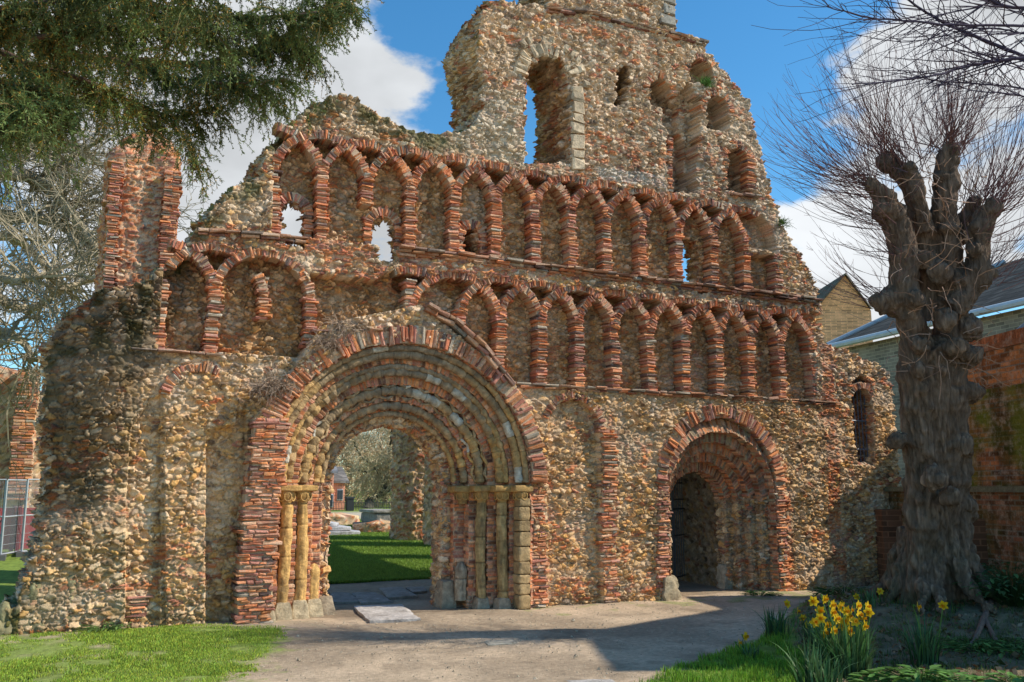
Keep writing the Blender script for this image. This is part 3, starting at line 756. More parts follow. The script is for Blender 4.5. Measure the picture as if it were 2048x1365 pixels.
stone_block('impost', (XR(1.26), D+.6, 1.97), (.2, .18, .06), OCH*.7, 53); cap(XR(1.27), D+.58, 9, colr=OCH*.7)
g = np.random.default_rng(77); zz = 0.0
while zz < 1.74:                  # outer right jamb: a shaft of stone drums
    h = g.uniform(.14, .26); stone_block('jamb_stone', (XR(2.12)+g.normal(0, .006), D+.0, zz+h/2), (.105, .13, h/2*.97), np.array([.50, .34, .17])*g.uniform(.75, 1.15), int(g.integers(999)), bulge=.014); zz += h
stone_block('impost', (XR(2.1), D+.02, 1.98), (.17, .17, .055), OCH*.95, 54, bulge=.012); cap(XR(2.11), D, 12, colr=OCH*.8)
# tall brick buttress left of the portal, battered
a0 = at(468, 1238, D-.3)[0]; 
pier(a0, a0+.52, 0, 3.02, -.32, .05, seed=310, maxw=.2, lean=.045, ragged=.03, white=.03, dark=.08)
pier(XL(2.30), XL(2.06), 0, 1.9, -.06, .12, seed=311, maxw=.2, ragged=.02)
# ---- smaller doorway
sweep_portal('doorway_orders', DU, DZ, [(1.5, .1), (1.3, -.03), (1.3, .22), (1.14, .22), (1.14, .40), (.98, .40), (.98, .58), (.84, .58), (.84, .78), (.70, .78), (.70, 1.08), (1.0, 1.1)],
             seed=14, zc_shift=.24, rref=1.1, tone=.9, pitch=.058, stone_share=.14, jamb_rubble=True)
arc_ring(DU, DZ, 1.43, 0, 180, .27, -.07, .1, seed=301, pitch=.075, wob=.018, miss=.02)
pier(DU-1.56, DU-1.30, 0, DZ, -.07, .1, seed=312, maxw=.2, ragged=.03)
pier(DU+1.30, DU+1.54, 0, DZ, -.05, .1, seed=313, maxw=.2, ragged=.03)
stone_block('base', (DU-1.33, D-.02, .18), (.2, .16, .24), PALE*.9, 60, taper=.35, bulge=.05)
stone_block('base', (DU+.72, D+.9, .22), (.12, .14, .24), GREY*1.3, 61, taper=.2, bulge=.04)
# passage behind the small door: rubble side and back walls, roof slab
def rubble_panel(name, p0, p1, z0, z1, seed, parent=None, step=.035, tone=1.0, thick=0.3, **kw):
    p0, p1 = np.array(p0, float), np.array(p1, float); Ln = np.linalg.norm(p1-p0); n = int(Ln/step)+1; m = int((z1-z0)/step)+1
    s = np.linspace(0, 1, n); zz = np.linspace(z0, z1, m); Sg, Zg = np.meshgrid(s, zz)
    d = (p1-p0)/Ln; nr = np.array([d[1], -d[0]])
    Pp = np.stack([p0[0]+(p1-p0)[0]*Sg.ravel(), p0[1]+(p1-p0)[1]*Sg.ravel(), Zg.ravel()], 1)
    h, c, _, _ = rubble(Pp, seed=seed, **kw)
    V = Pp+np.concatenate([nr, [0]])[None]*(h+(fbm(Pp, .9, seed+2, 2)-.5)*.1)[:, None]
    i = np.arange(m-1)[:, None]; j = np.arange(n-1)[None]
    Q = np.stack([i*n+j, i*n+j+1, (i+1)*n+j+1, (i+1)*n+j], -1).reshape(-1, 4)
    return mk(name, V, Q, c*tone, M_STONE, parent, smooth=True)
rubble_panel('passage_wall', (DU+.70, D+.98), (DU+.80, D+5.2), 0, 3.2, 71, front, tone=.3)  # side wall coloured dark to look unlit
rubble_panel('passage_wall', (DU-.9, D+5.1), (DU+1.2, D+5.1), 0, 3.2, 72, front, tone=1.5)  # back wall coloured brighter to look sunlit
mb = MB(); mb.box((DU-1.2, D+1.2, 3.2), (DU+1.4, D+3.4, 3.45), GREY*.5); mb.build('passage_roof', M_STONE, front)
# iron gate leaf standing open in the passage
def bar_mesh(mb, a, b, w, c): 
    V, Q = tube_arrays([a, b], [w, w], 6); mb.add(V, Q, c)
gate = empty('iron_gate', (DU-.66, D+1.55, .05)); gate.parent = front; gate.location = np.array([DU-.66, D+1.55, .05])-np.array([5.0, D, 0])
IRON = np.array([.03, .03, .035])
fr_ = MB(); ga = np.array([math.tan(YAW+math.atan(320/1824))*15.75, 15.75, 0]); gd = np.array([math.tan(YAW+math.atan(358/1824))*16.5, 16.5, 0])-ga
for t_ in (0, 1): bar_mesh(fr_, ga+gd*t_+[0, 0, .08], ga+gd*t_+[0, 0, 2.15], .022, IRON)
for zz in (.15, 1.0, 1.55, 1.75, 2.1): bar_mesh(fr_, ga+[0, 0, zz], ga+gd+[0, 0, zz], .018, IRON)
fr_.build('gate_frame', M_IRON, gate)
fr_ = MB()
for t_ in np.linspace(.08, .92, 9): bar_mesh(fr_, ga+gd*t_+[0, 0, .12], ga+gd*t_+[0, 0, 2.28], .010, IRON*1.5)
fr_.build('gate_bars', M_IRON, gate)
# grille of the arched window at the right end
gr_ = MB(); wx0, wx1 = W_F[:, 0].min(), W_F[:, 0].max(); wz0, wz1 = W_F[:, 1].min(), W_F[:, 1].max()
for k in range(6):
    x = wx0+.06+(wx1-wx0-.1)*k/5; bar_mesh(gr_, (x, D+.16, wz0-.05), (x, D+.16, wz1-.02), .012, np.array([.10, .12, .16]))
for zz in (wz0+.35, (wz0+wz1)/2, wz1-.3): bar_mesh(gr_, (wx0-.03, D+.16, zz), (wx1+.05, D+.16, zz), .018, np.array([.16, .18, .22]))
gr_.build('window_grille', M_IRON, front)
mb = MB(); mb.box((wx0-.3, D+.72, wz0-.3), (wx1+1.2, D+.78, wz1+.2), (.02, .02, .02)); mb.build('window_dark_sheet', M_STONE, front)  # black sheet standing in for the unlit interior
# worn shaft bases at the left corner
for k, (px, py, h) in enumerate([(30, 1250, .62), (88, 1256, .95), (158, 1258, 1.0), (124, 1252, 1.2)]):
    gx, gy = math.tan(YAW+math.atan((px-1024)/1824))*13.95, 13.93+.06*(k == 3); shaft(gx, gy, .1, h*.85, .09 if k != 3 else .06, np.array([.26, .23, .12])*(1.2 if k == 2 else .9), 90+k, name='shaft', broken=True)
    if k < 3: stone_block('base', (gx, gy-.01, .14), (.15, .15, .16), np.array([.28, .24, .13]), 80+k, taper=.35, bulge=.05)
# ------------------------------------------------------------------ ground
def gpoly(*pts): return np.array([ground_at(*p) for p in pts])
PATCH = gpoly((-120,1290),(60,1283),(160,1272),(330,1268),(480,1262),(575,1262),(560,1290),(500,1330),(470,1365),(200,1385),(-150,1400))
VERGE = gpoly((1290,1372),(1400,1325),(1500,1290),(1560,1255),(1600,1225),(1640,1205),(1780,1195),(1800,1200),(2300,1230),(2400,1700),(1200,1700))
BED = gpoly((1590,1262),(1600,1240),(1640,1212),(1780,1198),(2300,1200),(2400,1700),(1750,1700),(1640,1372),(1600,1330))
LAWN_Y = 19.6
def ground_z(x, y):
    x = np.asarray(x, float); y = np.asarray(y, float)
    z = .02*np.clip(y-17, 0, 30)
    z = z + .42*np.exp(-(((x-12.1)/2.3)**2+((y-9.7)/1.9)**2)**1.3)*sstep(x, 7.5, 10.5)
    z = z + .10*np.exp(-((y-13.6)/1.6)**2)*sstep(4.6-x, 0, 3.2)*(y < 14.6)
    return z
def dist_in(P2, pol, soft, seed):
    """soft mask of a polygon with a noisy border"""
    P3 = np.stack([P2[:, 0], P2[:, 1], P2[:, 0]*0], 1)
    w1 = (fbm(P3, .8, seed, 3)-.5)*soft; w2 = (fbm(P3, .8, seed+1, 3)-.5)*soft
    m = 0
    for k in range(4):
        j1 = (vnoise(P3, .09, seed+5+k)-.5)*soft*.5; j2 = (vnoise(P3, .09, seed+15+k)-.5)*soft*.5
        m = m + inside(np.stack([P2[:, 0]+w1+j1, P2[:, 1]+w2+j2], 1), pol)
    return m/4
xs = np.concatenate([-np.geomspace(260, 3.2, 26), np.arange(-3, 17, .04), np.geomspace(17.1, 300, 26)])
ys = np.concatenate([-np.geomspace(80, .6, 8), np.arange(.5, 7, .12), np.arange(7, 18, .04), np.arange(18, 40, .16), np.geomspace(40.3, 700, 30)])
XX, YY = np.meshgrid(xs, ys); GP = np.stack([XX.ravel(), YY.ravel(), XX.ravel()*0], 1)
zz = ground_z(GP[:, 0], GP[:, 1]) + (fbm(GP, .9, 201, 3)-.5)*.05
earth = np.array([.50, .375, .255])*(.75+.5*fbm(GP, .7, 205, 4))[:, None]
wear = sstep(fbm(GP, 1.6, 261, 4), .35, .62); earth = earth*(.78+.30*wear)[:, None]; dampg = sstep(fbm(GP, .5, 262, 3), .56, .7); earth = earth*(1-.22*dampg)[:, None]
grit = vnoise(GP, .05, 206); earth = earth*(.88+.24*grit)[:, None]
peb = voro(GP, (.09, .09, .09), 207)[0]; zz = zz+np.where(peb < .22, .008, 0); earth = earth*np.where(peb < .2, 1.25, 1)[:, None]
grass = np.array([.20, .27, .05])*(.45+.6*fbm(GP, .25, 208, 3)+.5*vnoise(GP, .045, 209))[:, None]
pm = dist_in(GP[:, :2], PATCH, 1.3, 210)*sstep(fbm(GP, .55, 215, 3), .05, .42)*.9; vm_ = dist_in(GP[:, :2], VERGE, .3, 220); bm = dist_in(GP[:, :2], BED, .5, 230)
lawn = ((GP[:, 1] > LAWN_Y+1.5*(fbm(GP, 1.5, 240, 2)-.5)) | ((GP[:, 0] < .6) & (GP[:, 1] > 15.5))).astype(float)
gpath = ((GP[:, 1] > 41) & (GP[:, 1] < 50) & (GP[:, 0] > -5)).astype(float)
c = earth
foot = sstep(fbm(GP, .35, 216, 3), .5, .65)*(GP[:, 1] > 12.9)*(GP[:, 1] < 13.95)*.6*(GP[:, 0] > 7)
for m, k in ((pm, 1), (vm_, 1), (lawn, 1), (foot, .8)): c = c*(1-m*k)[:, None]+grass*(m*k)[:, None]
soil = np.array([.21, .15, .10])*(.6+.8*fbm(GP, .15, 232, 3))[:, None]
c = c*(1-bm*.9)[:, None]+soil*(bm*.9)[:, None]; zz = zz+bm*(fbm(GP, .22, 233, 3)-.4)*.09
c = c*(1-gpath)[:, None]+np.array([.50, .42, .31])*gpath[:, None]
straw = ((GP[:, 1] > 13.1) & (GP[:, 1] < 14) & (GP[:, 0] < 3.6) & (GP[:, 0] > -1.5))*sstep(fbm(GP, .4, 250, 2), .35, .6)*.8
c = c*(1-straw)[:, None]+np.array([.46, .36, .24])*straw[:, None]
inn = ((GP[:, 1] > 14.2) & (GP[:, 1] < LAWN_Y) & (GP[:, 0] > 2.5)); c = np.where(inn[:, None], c*.62, c)  # earth behind the front: its shade darkened into the ground colour
GP[:, 2] = zz
n_, m_ = len(xs), len(ys); i = np.arange(m_-1)[:, None]*n_; j = np.arange(n_-1)[None]
Q = np.stack([i+j, i+j+1, i+n_+j+1, i+n_+j], -1).reshape(-1, 4)
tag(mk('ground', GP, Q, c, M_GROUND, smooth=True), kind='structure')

def blades(name, pol, dens, h, w, seed, colr=(.16, .30, .035), var=.35, mat=M_LEAF, lean=.5, ymax=99, mask=None, label=None):
    g = np.random.default_rng(seed); lo = pol.min(0); hi = np.minimum(pol.max(0), [17, ymax]); hi[0] = min(hi[0], 16.8)
    lo = np.maximum(lo, [-3.5, 3.5])
    n = int(dens*(hi[0]-lo[0])*(hi[1]-lo[1])); p = lo+g.random((n, 2))*(hi-lo)
    k = dist_in(p, pol, .35, seed+5) > g.random(n)
    P3 = np.stack([p[:, 0], p[:, 1], p[:, 0]*0], 1)
    k &= fbm(P3, .3, seed+9, 2) > .26+.22*g.random(n)
    if mask is not None: k &= mask(p) > g.random(n)
    # keep what the camera side can see
    d = np.arctan2(p[:, 0], p[:, 1])-YAW; k &= (np.abs(d) < math.radians(36))
    p = p[k]; n = len(p)
    z = ground_z(p[:, 0], p[:, 1])-.01
    a = g.random(n)*2*PI; hh_ = h*g.uniform(.45, 1.2, n)*(.6+.8*vnoise(np.stack([p[:, 0], p[:, 1], p[:, 0]*0], 1), .3, seed)); ww = w*g.uniform(.6, 1.2, n)
    la = g.random(n)*2*PI; le = hh_*lean*g.random(n)
    B = np.stack([p[:, 0], p[:, 1], z], 1); S_ = np.stack([np.cos(a)*ww/2, np.sin(a)*ww/2, 0*a], 1)
    Ld = np.stack([np.cos(la)*le, np.sin(la)*le, 0*a], 1); U_ = np.stack([0*a, 0*a, hh_], 1)
    V = np.stack([B-S_, B+S_, B+S_*.7+Ld*.35+U_*.6, B-S_*.7+Ld*.35+U_*.6, B+Ld+U_], 1)
    o = np.arange(n)[:, None]*5; Q = o+np.array([[0, 1, 2, 3]]); T = o+np.array([[3, 2, 4]])
    C = np.array(colr)*(1+g.normal(0, var, (n, 1)))*np.array([1+g.normal(0, .15)]*3); C = np.clip(C, .01, 1)*np.stack([g.uniform(.8, 1.4, n), np.ones(n), g.uniform(.7, 1.2, n)], 1)
    C = np.repeat(C[:, None], 5, 1); C[:, :2] *= .6
    print(name, n)
    return tag(mk(name, V.reshape(-1, 3), Q, C.reshape(-1, 3), mat, tris=T), label, 'grass', kind='stuff')
blades('lawn_grass', PATCH, 8000, .034, .010, 301, colr=(.30, .42, .06), label='short patchy grass before the left end of the ruin', mask=lambda p: sstep(fbm(np.stack([p[:, 0], p[:, 1], p[:, 0]*0], 1), .55, 215, 3), .02, .38))
GV = gpoly((1290,1372),(1400,1325),(1500,1290),(1560,1262),(1612,1300),(1650,1372),(1700,1700),(1200,1700))
blades('verge_grass', GV, 3600, .085, .010, 302, colr=(.15, .29, .03), label='bright green grass verge in front of the daffodils')
blades('bed_grass', BED, 700, .08, .010, 303, colr=(.10, .17, .04), label='sparse grass tufts on the shaded flower bed')
LW = np.array([[2.5, 20.5], [2.5, 36], [30, 36], [30, 20.5]])
def lawn_blades():
    g = np.random.default_rng(305); n = 110000; y = LAWN_Y-.8+23*g.random(n)**1.5; px = g.uniform(630, 880, n)
    x = y*np.tan(YAW+np.arctan((px-1024)/1824)); z = ground_z(x, y)
    a = g.random(n)*2*PI; h = .07*g.uniform(.5, 1.2, n); w = .03
    B = np.stack([x, y, z], 1); S_ = np.stack([np.cos(a)*w/2, np.sin(a)*w/2, 0*a], 1); L_ = np.stack([g.normal(0, .03, n), g.normal(0, .03, n), h], 1)
    V = np.stack([B-S_, B+S_, B+L_], 1); T = np.arange(n*3).reshape(-1, 3)
    C = np.array([.22, .33, .05])*g.uniform(.6, 1.4, (n, 1)); C = np.repeat(C, 3, 0)
    tag(mk('churchyard_grass', V.reshape(-1, 3), None, C, M_LEAF, tris=T), 'green lawn seen through the portal', 'grass', kind='stuff')
lawn_blades()

# leaf litter and twigs on the bed
def litter():
    g = np.random.default_rng(310); n = 5200; lo, hi = BED.min(0), BED.max(0); hi = np.minimum(hi, [16.5, 14]); lo = np.maximum(lo, [5.5, 5.5])
    p = lo+g.random((n, 2))*(hi-lo); p = p[inside(p, BED)]; n = len(p)
    a = g.random(n)*2*PI; s = g.uniform(.02, .055, n); B = np.stack([p[:, 0], p[:, 1], ground_z(p[:, 0], p[:, 1])+.03+g.uniform(0, .04, n)], 1)
    X = np.stack([np.cos(a)*s, np.sin(a)*s, g.normal(0, .35, n)*s], 1); Y_ = np.stack([-np.sin(a)*s*.5, np.cos(a)*s*.5, g.normal(0, .4, n)*s], 1)
    V = np.stack([B-X, B-Y_, B+X, B+Y_], 1)
    pal = np.array([[.22, .11, .05], [.30, .19, .10], [.14, .08, .05], [.36, .26, .16], [.10, .12, .03]]); C = pal[g.integers(0, 5, n)]*g.uniform(.6, 1.2, (n, 1))
    tag(mk('leaf_litter', V.reshape(-1, 3), np.arange(n*4).reshape(-1, 4), np.repeat(C, 4, 0), M_LEAF), 'brown fallen leaves around the pollard foot', 'leaf litter', kind='stuff')
litter()
def gravel():
    g = np.random.default_rng(311); n = 9000; x = g.uniform(-1, 12, n); y = g.uniform(6.5, 14, n); p = np.stack([x, y], 1)
    k = ~inside(p, VERGE) & ~inside(p, PATCH); k &= np.abs(np.arctan2(x, y)-YAW) < .62; p = p[k]; n = len(p)
    s = g.gamma(2, .003, n)+.003; V0 = np.array([[1,0,0],[0,1,0],[-1,0,0],[0,-1,0],[0,0,.8]]); a = g.random(n)*6.3
    R_ = np.stack([np.stack([np.cos(a), -np.sin(a)], 1), np.stack([np.sin(a), np.cos(a)], 1)], 1)
    V = np.tile(V0, (n, 1, 1))*s[:, None, None]*g.uniform(.6, 1.3, (n, 5, 1)); V[:, :, :2] = np.einsum('nij,nkj->nki', R_, V[:, :, :2])
    V[:, :, 0] += p[:, :1]; V[:, :, 1] += p[:, 1:]; V[:, :, 2] += (ground_z(p[:, 0], p[:, 1])+.004)[:, None]
    o = np.arange(n)[:, None, None]*5; T = (o+np.array([[0,1,4],[1,2,4],[2,3,4],[3,0,4]])[None]).reshape(-1, 3)
    C = np.array([.46, .37, .26])*g.uniform(.6, 1.3, (n, 1)); C = np.repeat(C, 5, 0)
    tag(mk('gravel', V.reshape(-1, 3), None, C, M_STONE, tris=T), 'small loose stones scattered over the trodden path', 'gravel', kind='stuff')
gravel()

# ---- slabs
def slab(pts, label, h=.05, seed=0, colr=(.42, .38, .34), group=None, name='paving_slab'):
    q = np.array([ground_at(*p, z=.0) for p in pts]); z0 = ground_z(q[:, 0].mean(), q[:, 1].mean()); n = 12; g = np.random.default_rng(seed)
    s = np.linspace(0, 1, n); A, B = np.meshgrid(s, s)
    Pp = (q[0]*((1-A)*(1-B))[..., None]+q[1]*(A*(1-B))[..., None]+q[2]*(A*B)[..., None]+q[3]*((1-A)*B)[..., None]).reshape(-1, 2)
    ctr = q.mean(0); e = np.minimum.reduce([A, 1-A, B, 1-B]).ravel()
    P3 = np.concatenate([Pp, Pp[:, :1]*0], 1); P3[:, :2] += (np.stack([fbm(P3, .3, seed, 2), fbm(P3, .3, seed+1, 2)], 1)-.5)*.07
    P3[:, 2] = z0+h+(fbm(P3, .3, seed+2, 3)-.5)*.02-.012*(e < .01)
    c_ = np.array(colr)*(.7+.6*fbm(P3, .18, seed+3, 3))[:, None]
    i = np.arange(n-1)[:, None]*n; j = np.arange(n-1)[None]; Q = [np.stack([i+j, i+j+1, i+n+j+1, i+n+j], -1).reshape(-1, 4)]
    ring = np.concatenate([np.arange(n), np.arange(1, n)*n+n-1, (n-1)*n+np.arange(n-2, -1, -1), np.arange(n-2, 0, -1)*n])
    low = P3[ring].copy(); low[:, 2] = z0-.05; V = np.concatenate([P3, low]); r2 = n*n+np.arange(len(ring))
    Q.append(np.stack([ring, r2, np.roll(r2, -1), np.roll(ring, -1)], 1)); c_ = np.concatenate([c_, c_[ring]*.5])
    return tag(mk(name, V, np.concatenate(Q), c_, M_CARVED), label, 'stone slab', group)
slab([(738,1246),(842,1242),(802,1213),(708,1216)], 'large pale rectangular slab lying on the earth in front of the portal', .045, 1, (.52, .47, .43))
slab([(722,1209),(786,1206),(752,1188),(703,1188)], 'dark square slab just inside the portal, centre of the row', .04, 2, (.30, .27, .24))
slab([(650,1209),(718,1206),(699,1188),(664,1188)], 'dark slab just inside the portal, left of the centre one', .04, 3, (.28, .25, .22))
slab([(636,1209),(647,1206),(660,1188),(640,1188)], 'narrow slab against the left foot of the portal', .04, 4, (.27, .24, .21))
slab([(778,1201),(834,1196),(802,1178),(758,1181)], 'slightly raised slab inside the portal near the right jamb', .06, 5, (.33, .29, .25))
slab([(826,1189),(856,1186),(848,1178),(812,1179)], 'small slab tucked beside the right jamb of the portal', .05, 6, (.32, .28, .24))
slab([(975,1291),(1032,1287),(1024,1279),(967,1282)], 'small flat stone set in the open path', .012, 7, (.50, .44, .34))
slab([(1150,1380),(1250,1374),(1228,1359),(1125,1362)], 'flat stone set in the path at the bottom of the picture', .012, 8, (.46, .42, .38))

# ------------------------------------------------------------------ ruins and tombs behind
def rubble_mass(name, cx, cy, hx, hy, z0, top, label, seed, nexp=6, step=.05, brick=.2, corner_brick=False, taper=.0, gp=.5, tone=1.0, moss=0, parts=None, cat='ruin', topnoise=.5, group=None):
    """free-standing lump of masonry with a superelliptic plan"""
    root = empty(name, (cx, cy, z0), label, cat, group)
    per = 4*(hx+hy)*.9; n = int(per/step); m = int((top-z0)/step)
    a = np.linspace(0, 2*PI, 4001); r = (np.abs(np.cos(a)/hx)**nexp+np.abs(np.sin(a)/hy)**nexp)**(-1/nexp)
    sl = np.concatenate([[0], np.cumsum(np.hypot(np.diff(r*np.cos(a)), np.diff(r*np.sin(a))))]); a = np.interp(np.arange(n)/n*sl[-1], sl, a)
    ca, sa = np.cos(a), np.sin(a); r = (np.abs(ca/hx)**nexp+np.abs(sa/hy)**nexp)**(-1/nexp)
    Zg, Ag = np.meshgrid(np.linspace(0, 1, m), a, indexing='ij'); Rg = np.tile(r, (m, 1))
    H = top-z0; P0 = np.stack([cx+Rg*np.cos(Ag), cy+Rg*np.sin(Ag), z0+Zg*H], -1).reshape(-1, 3)
    tops = 1-(fbm(np.stack([P0[:, 0], P0[:, 1], P0[:, 0]*0], 1), .8, seed+3, 3))*topnoise/H*2
    P0[:, 2] = z0+(P0[:, 2]-z0)*tops
    k = 1-taper*(P0[:, 2]-z0)/H; P0[:, 0] = cx+(P0[:, 0]-cx)*k; P0[:, 1] = cy+(P0[:, 1]-cy)*k
    tz = Zg.ravel(); cap_ = np.clip((tz-.93)/.07, 0, 1); P0[:, 0] = cx+(P0[:, 0]-cx)*(1-.75*cap_**1.5); P0[:, 1] = cy+(P0[:, 1]-cy)*(1-.75*cap_**1.5)
    b_ = np.full(len(P0), float(brick))+sstep(fbm(P0, (2, 2, .5), seed+5, 2), .5, .65)*.35
    if corner_brick: b_ = np.where((np.abs(np.abs(ca)-np.abs(sa)) < .42)[None].repeat(m, 0).ravel(), .92, b_)
    h, c, _, _ = rubble(P0, (.17, .17, .11), seed, brick=b_, pal=gp, amp=.07)
    nr = np.stack([np.cos(Ag).ravel(), np.sin(Ag).ravel(), .8*cap_], 1)
    V = P0+nr*(h+(fbm(P0, .6, seed+8, 2)-.5)*.16)[:, None]
    if moss: 
        mm = np.clip(sstep(tz, 1-moss, 1.0), 0, 1)*sstep(fbm(P0, .3, seed+9, 2), .4, .6); c = c*(1-mm)[:, None]+np.array([.16, .18, .03])*mm[:, None]
    i = np.arange(m-1)[:, None]*n; j = np.arange(n)[None]; k = (j+1) % n
    Q = np.stack([i+j, i+k, i+n+k, i+n+j], -1).reshape(-1, 4)
    V = np.concatenate([V, [[cx, cy, V[-n:, 2].mean()]]]); T = np.stack([(m-1)*n+np.arange(n), (m-1)*n+(np.arange(n)+1) % n, np.full(n, m*n)], 1)
    mk('masonry', V, Q, np.concatenate([c, c[-1:]])*tone, M_STONE, root, smooth=True, tris=T)
    return root
def xz(px, Yv): return Yv*math.tan(YAW+math.atan((px-1024)/1824))
Yp = 20.5; x0, x1 = at(203, 450, Yp)[0], at(362, 450, Yp)[0]
zt = at(285, 280, Yp+.8)[1]
rp = rubble_mass('ruined_pier', (x0+x1)/2, Yp+1.1, (x1-x0)/2, .95, 0, zt+.5, 'tall square broken brick pier standing behind the left end of the front', 401, nexp=5, step=.03, brick=.88, corner_brick=False, taper=.10, moss=.05, topnoise=.35)
for k, (fx, w) in enumerate(((.13, .13), (.84, .17))):
    pier(x0+(x1-x0)*fx-w, x0+(x1-x0)*fx+w, 2.5, zt-.9, -.17, .25, seed=420+k, parent=rp, Y0=Yp+.15, lean=.004, maxw=.22, ragged=.03, name='brick_corner')
rubble_mass('round_pier', xz(832, 29.5), 29.5, .76, .8, .2, 7.5, 'thick round rubble pier seen through the right half of the portal', 402, nexp=2.4, step=.045, brick=.25, gp=.3, tone=.9)
rubble_mass('round_pier', xz(885, 27), 27, .5, .6, .2, 6, 'rubble pier just behind the right jamb of the portal, mostly hidden', 403, nexp=2.4, step=.06, brick=.2, gp=.3, tone=.9)
na = rubble_mass('nave_arcade', 11.35, 22.4, .4, 6.4, 4.4, 6.4, 'high arcade wall on round piers behind the front, running away on the right', 411, nexp=10, step=.12, brick=.25, gp=.4, tone=.9, topnoise=.5)
for k, yq in enumerate((17.6, 21.9, 26.2)):
    r_ = rubble_mass('pier_tmp', 11.35, yq, .55, .55, 0, 4.1, None, 412+k, nexp=2.4, step=.1, brick=.25, topnoise=.02); c_ = r_.children[0]
    c_.name = 'arcade_pier'; c_.parent = na; c_.location = (0, yq-22.4, -3.9); bpy.data.objects.remove(r_)
lw = rubble_mass('side_wall', xz(30, 33)-2.2, 33.5, 2.6, .8, 0, at(30, 722, 32.5)[1]+.35, 'distant ruined aisle wall with a brick arch beyond the site fence', 404, nexp=8, step=.07, brick=.25, taper=.02, gp=.55)
a_ = at(48, 860, 32.5); pier(a_[0]-.3, a_[0]+.3, 1.6, at(48, 745, 32.5)[1], -.3, .3, seed=430, parent=lw, Y0=32.55, pitch=.09, name='brick_edge')
rubble_mass('side_wall', xz(72, 36)+.1, 36.5, 1.05, .8, 0, at(60, 762, 36)[1]+.2, 'lower mossy length of the ruined aisle wall beside the tall end', 405, nexp=6, step=.08, brick=.3, moss=.12, gp=.5, cat='ruin')
# site fence with red barrier panels
MET = np.array([.42, .45, .48]); 
def site_fence(xa, ya, xb, yb, label, k):
    ro = empty('site_fence', (xa, ya, 0), label, 'fence', 'mesh fence panels by the aisle wall'); z0, z1 = ground_z(0, ya)+.12, ground_z(0, ya)+2.0
    fr = MB(); A, B = np.array([xa, ya, 0]), np.array([xb, yb, 0])
    for P_ in (A, B): bar_mesh(fr, P_+[0, 0, z0], P_+[0, 0, z1], .03, MET)
    for z_ in (z0, (z0+z1)/2, z1): bar_mesh(fr, A+[0, 0, z_], B+[0, 0, z_], .022, MET)
    fr.build('fence_frame', M_IRON, ro); ms = MB()
    for t_ in np.linspace(.04, .96, 22): bar_mesh(ms, A+(B-A)*t_+[0, 0, z0], A+(B-A)*t_+[0, 0, z1], .005, MET*.8)
    for z_ in np.linspace(z0, z1, 9): bar_mesh(ms, A+[0, 0, z_], B+[0, 0, z_], .005, MET*.8)
    ms.build('fence_mesh', M_IRON, ro); ft = MB()
    for P_ in (A, B): ft.box(tuple(P_+[-.12, -.35, z0-.14]), tuple(P_+[.12, .35, z0]), (.12, .12, .12))
    ft.build('fence_foot', M_PAINT, ro)
fy = 27.0
site_fence(xz(-60, fy), fy, xz(12, fy), fy, 'grey mesh fence panel at the left edge in front of the aisle wall', 0)
site_fence(xz(14, fy), fy-.2, xz(50, fy), fy+1.2, 'grey mesh fence panel standing at an angle beside the ruin corner', 1)
site_fence(xz(53, fy), fy+.6, xz(108, fy), fy+.9, 'grey mesh fence panel partly hidden behind the ruin corner', 2)
for k, (px, lb) in enumerate(((2, 'red barrier sheet behind the leftmost fence panel'), (78, 'red barrier sheet behind the right fence panel'))):
    mb = MB(); x = xz(px, 28.4); mb.box((x-.55, 28.4, .35), (x+.5, 28.46, 1.45), (.50, .05, .05)); mb.box((x-.6, 28.35, .3), (x-.5, 28.5, 1.5), (.3, .03, .03))
    mb.box((x+.45, 28.35, .3), (x+.55, 28.5, 1.5), (.3, .03, .03)); tag(mb.build('barrier_board', M_PAINT), lb, 'barrier')
# tombs through the arch
def gbox(mb, px0, px1, Ya, Yb, z0, z1, c, noise=0): 
    xa, xb = xz(px0, Ya), xz(px1, Ya); mb.box((xa, Ya, z0), (xb, Yb, z1), c)
def tomb(name, label, px0, px1, Ya, dep, steps, c):
    ro = empty(name, (xz((px0+px1)/2, Ya), Ya, ground_z(0, Ya)), label, 'tomb'); zg = float(ground_z(0, Ya)); k = 0
    for (ins, h, nm) in steps:
        xa, xb = xz(px0, Ya)+ins, xz(px1, Ya)-ins
        stone_block(nm, ((xa+xb)/2, Ya+dep/2, zg+h/2), ((xb-xa)/2, dep/2-ins*.7, h/2), np.array(c)*(1+.15*k), 600+k+int(px0), parent=ro, bulge=.015); zg += h-.004; k += 1
tomb('chest_tomb', 'flat-topped dark grey chest tomb on a plinth beside the round pier', 738, 812, 35, 2.4, [(0, .22, 'plinth'), (.32, .42, 'chest'), (.24, .12, 'lid')], (.26, .24, .21))
tomb('ledger_tomb', 'low stepped pale ledger tomb on the lawn at the left of the portal view', 600, 728, 32, 3.2, [(0, .16, 'plinth'), (.3, .16, 'step'), (.7, .14, 'lid')], (.46, .45, .46))
rubble_mass('low_rubble_wall', xz(668, 38), 38.2, 1.1, .4, .3, 1.0, 'low mossy rubble wall behind the pale ledger tomb', 407, nexp=4, step=.08, brick=.1, topnoise=.08)
rubble_mass('rubble_heap', xz(764, 33.4), 33.6, .95, .6, .25, .85, 'low heap of brown rubble at the foot of the round pier', 408, nexp=2.5, step=.06, brick=.25, topnoise=.12)
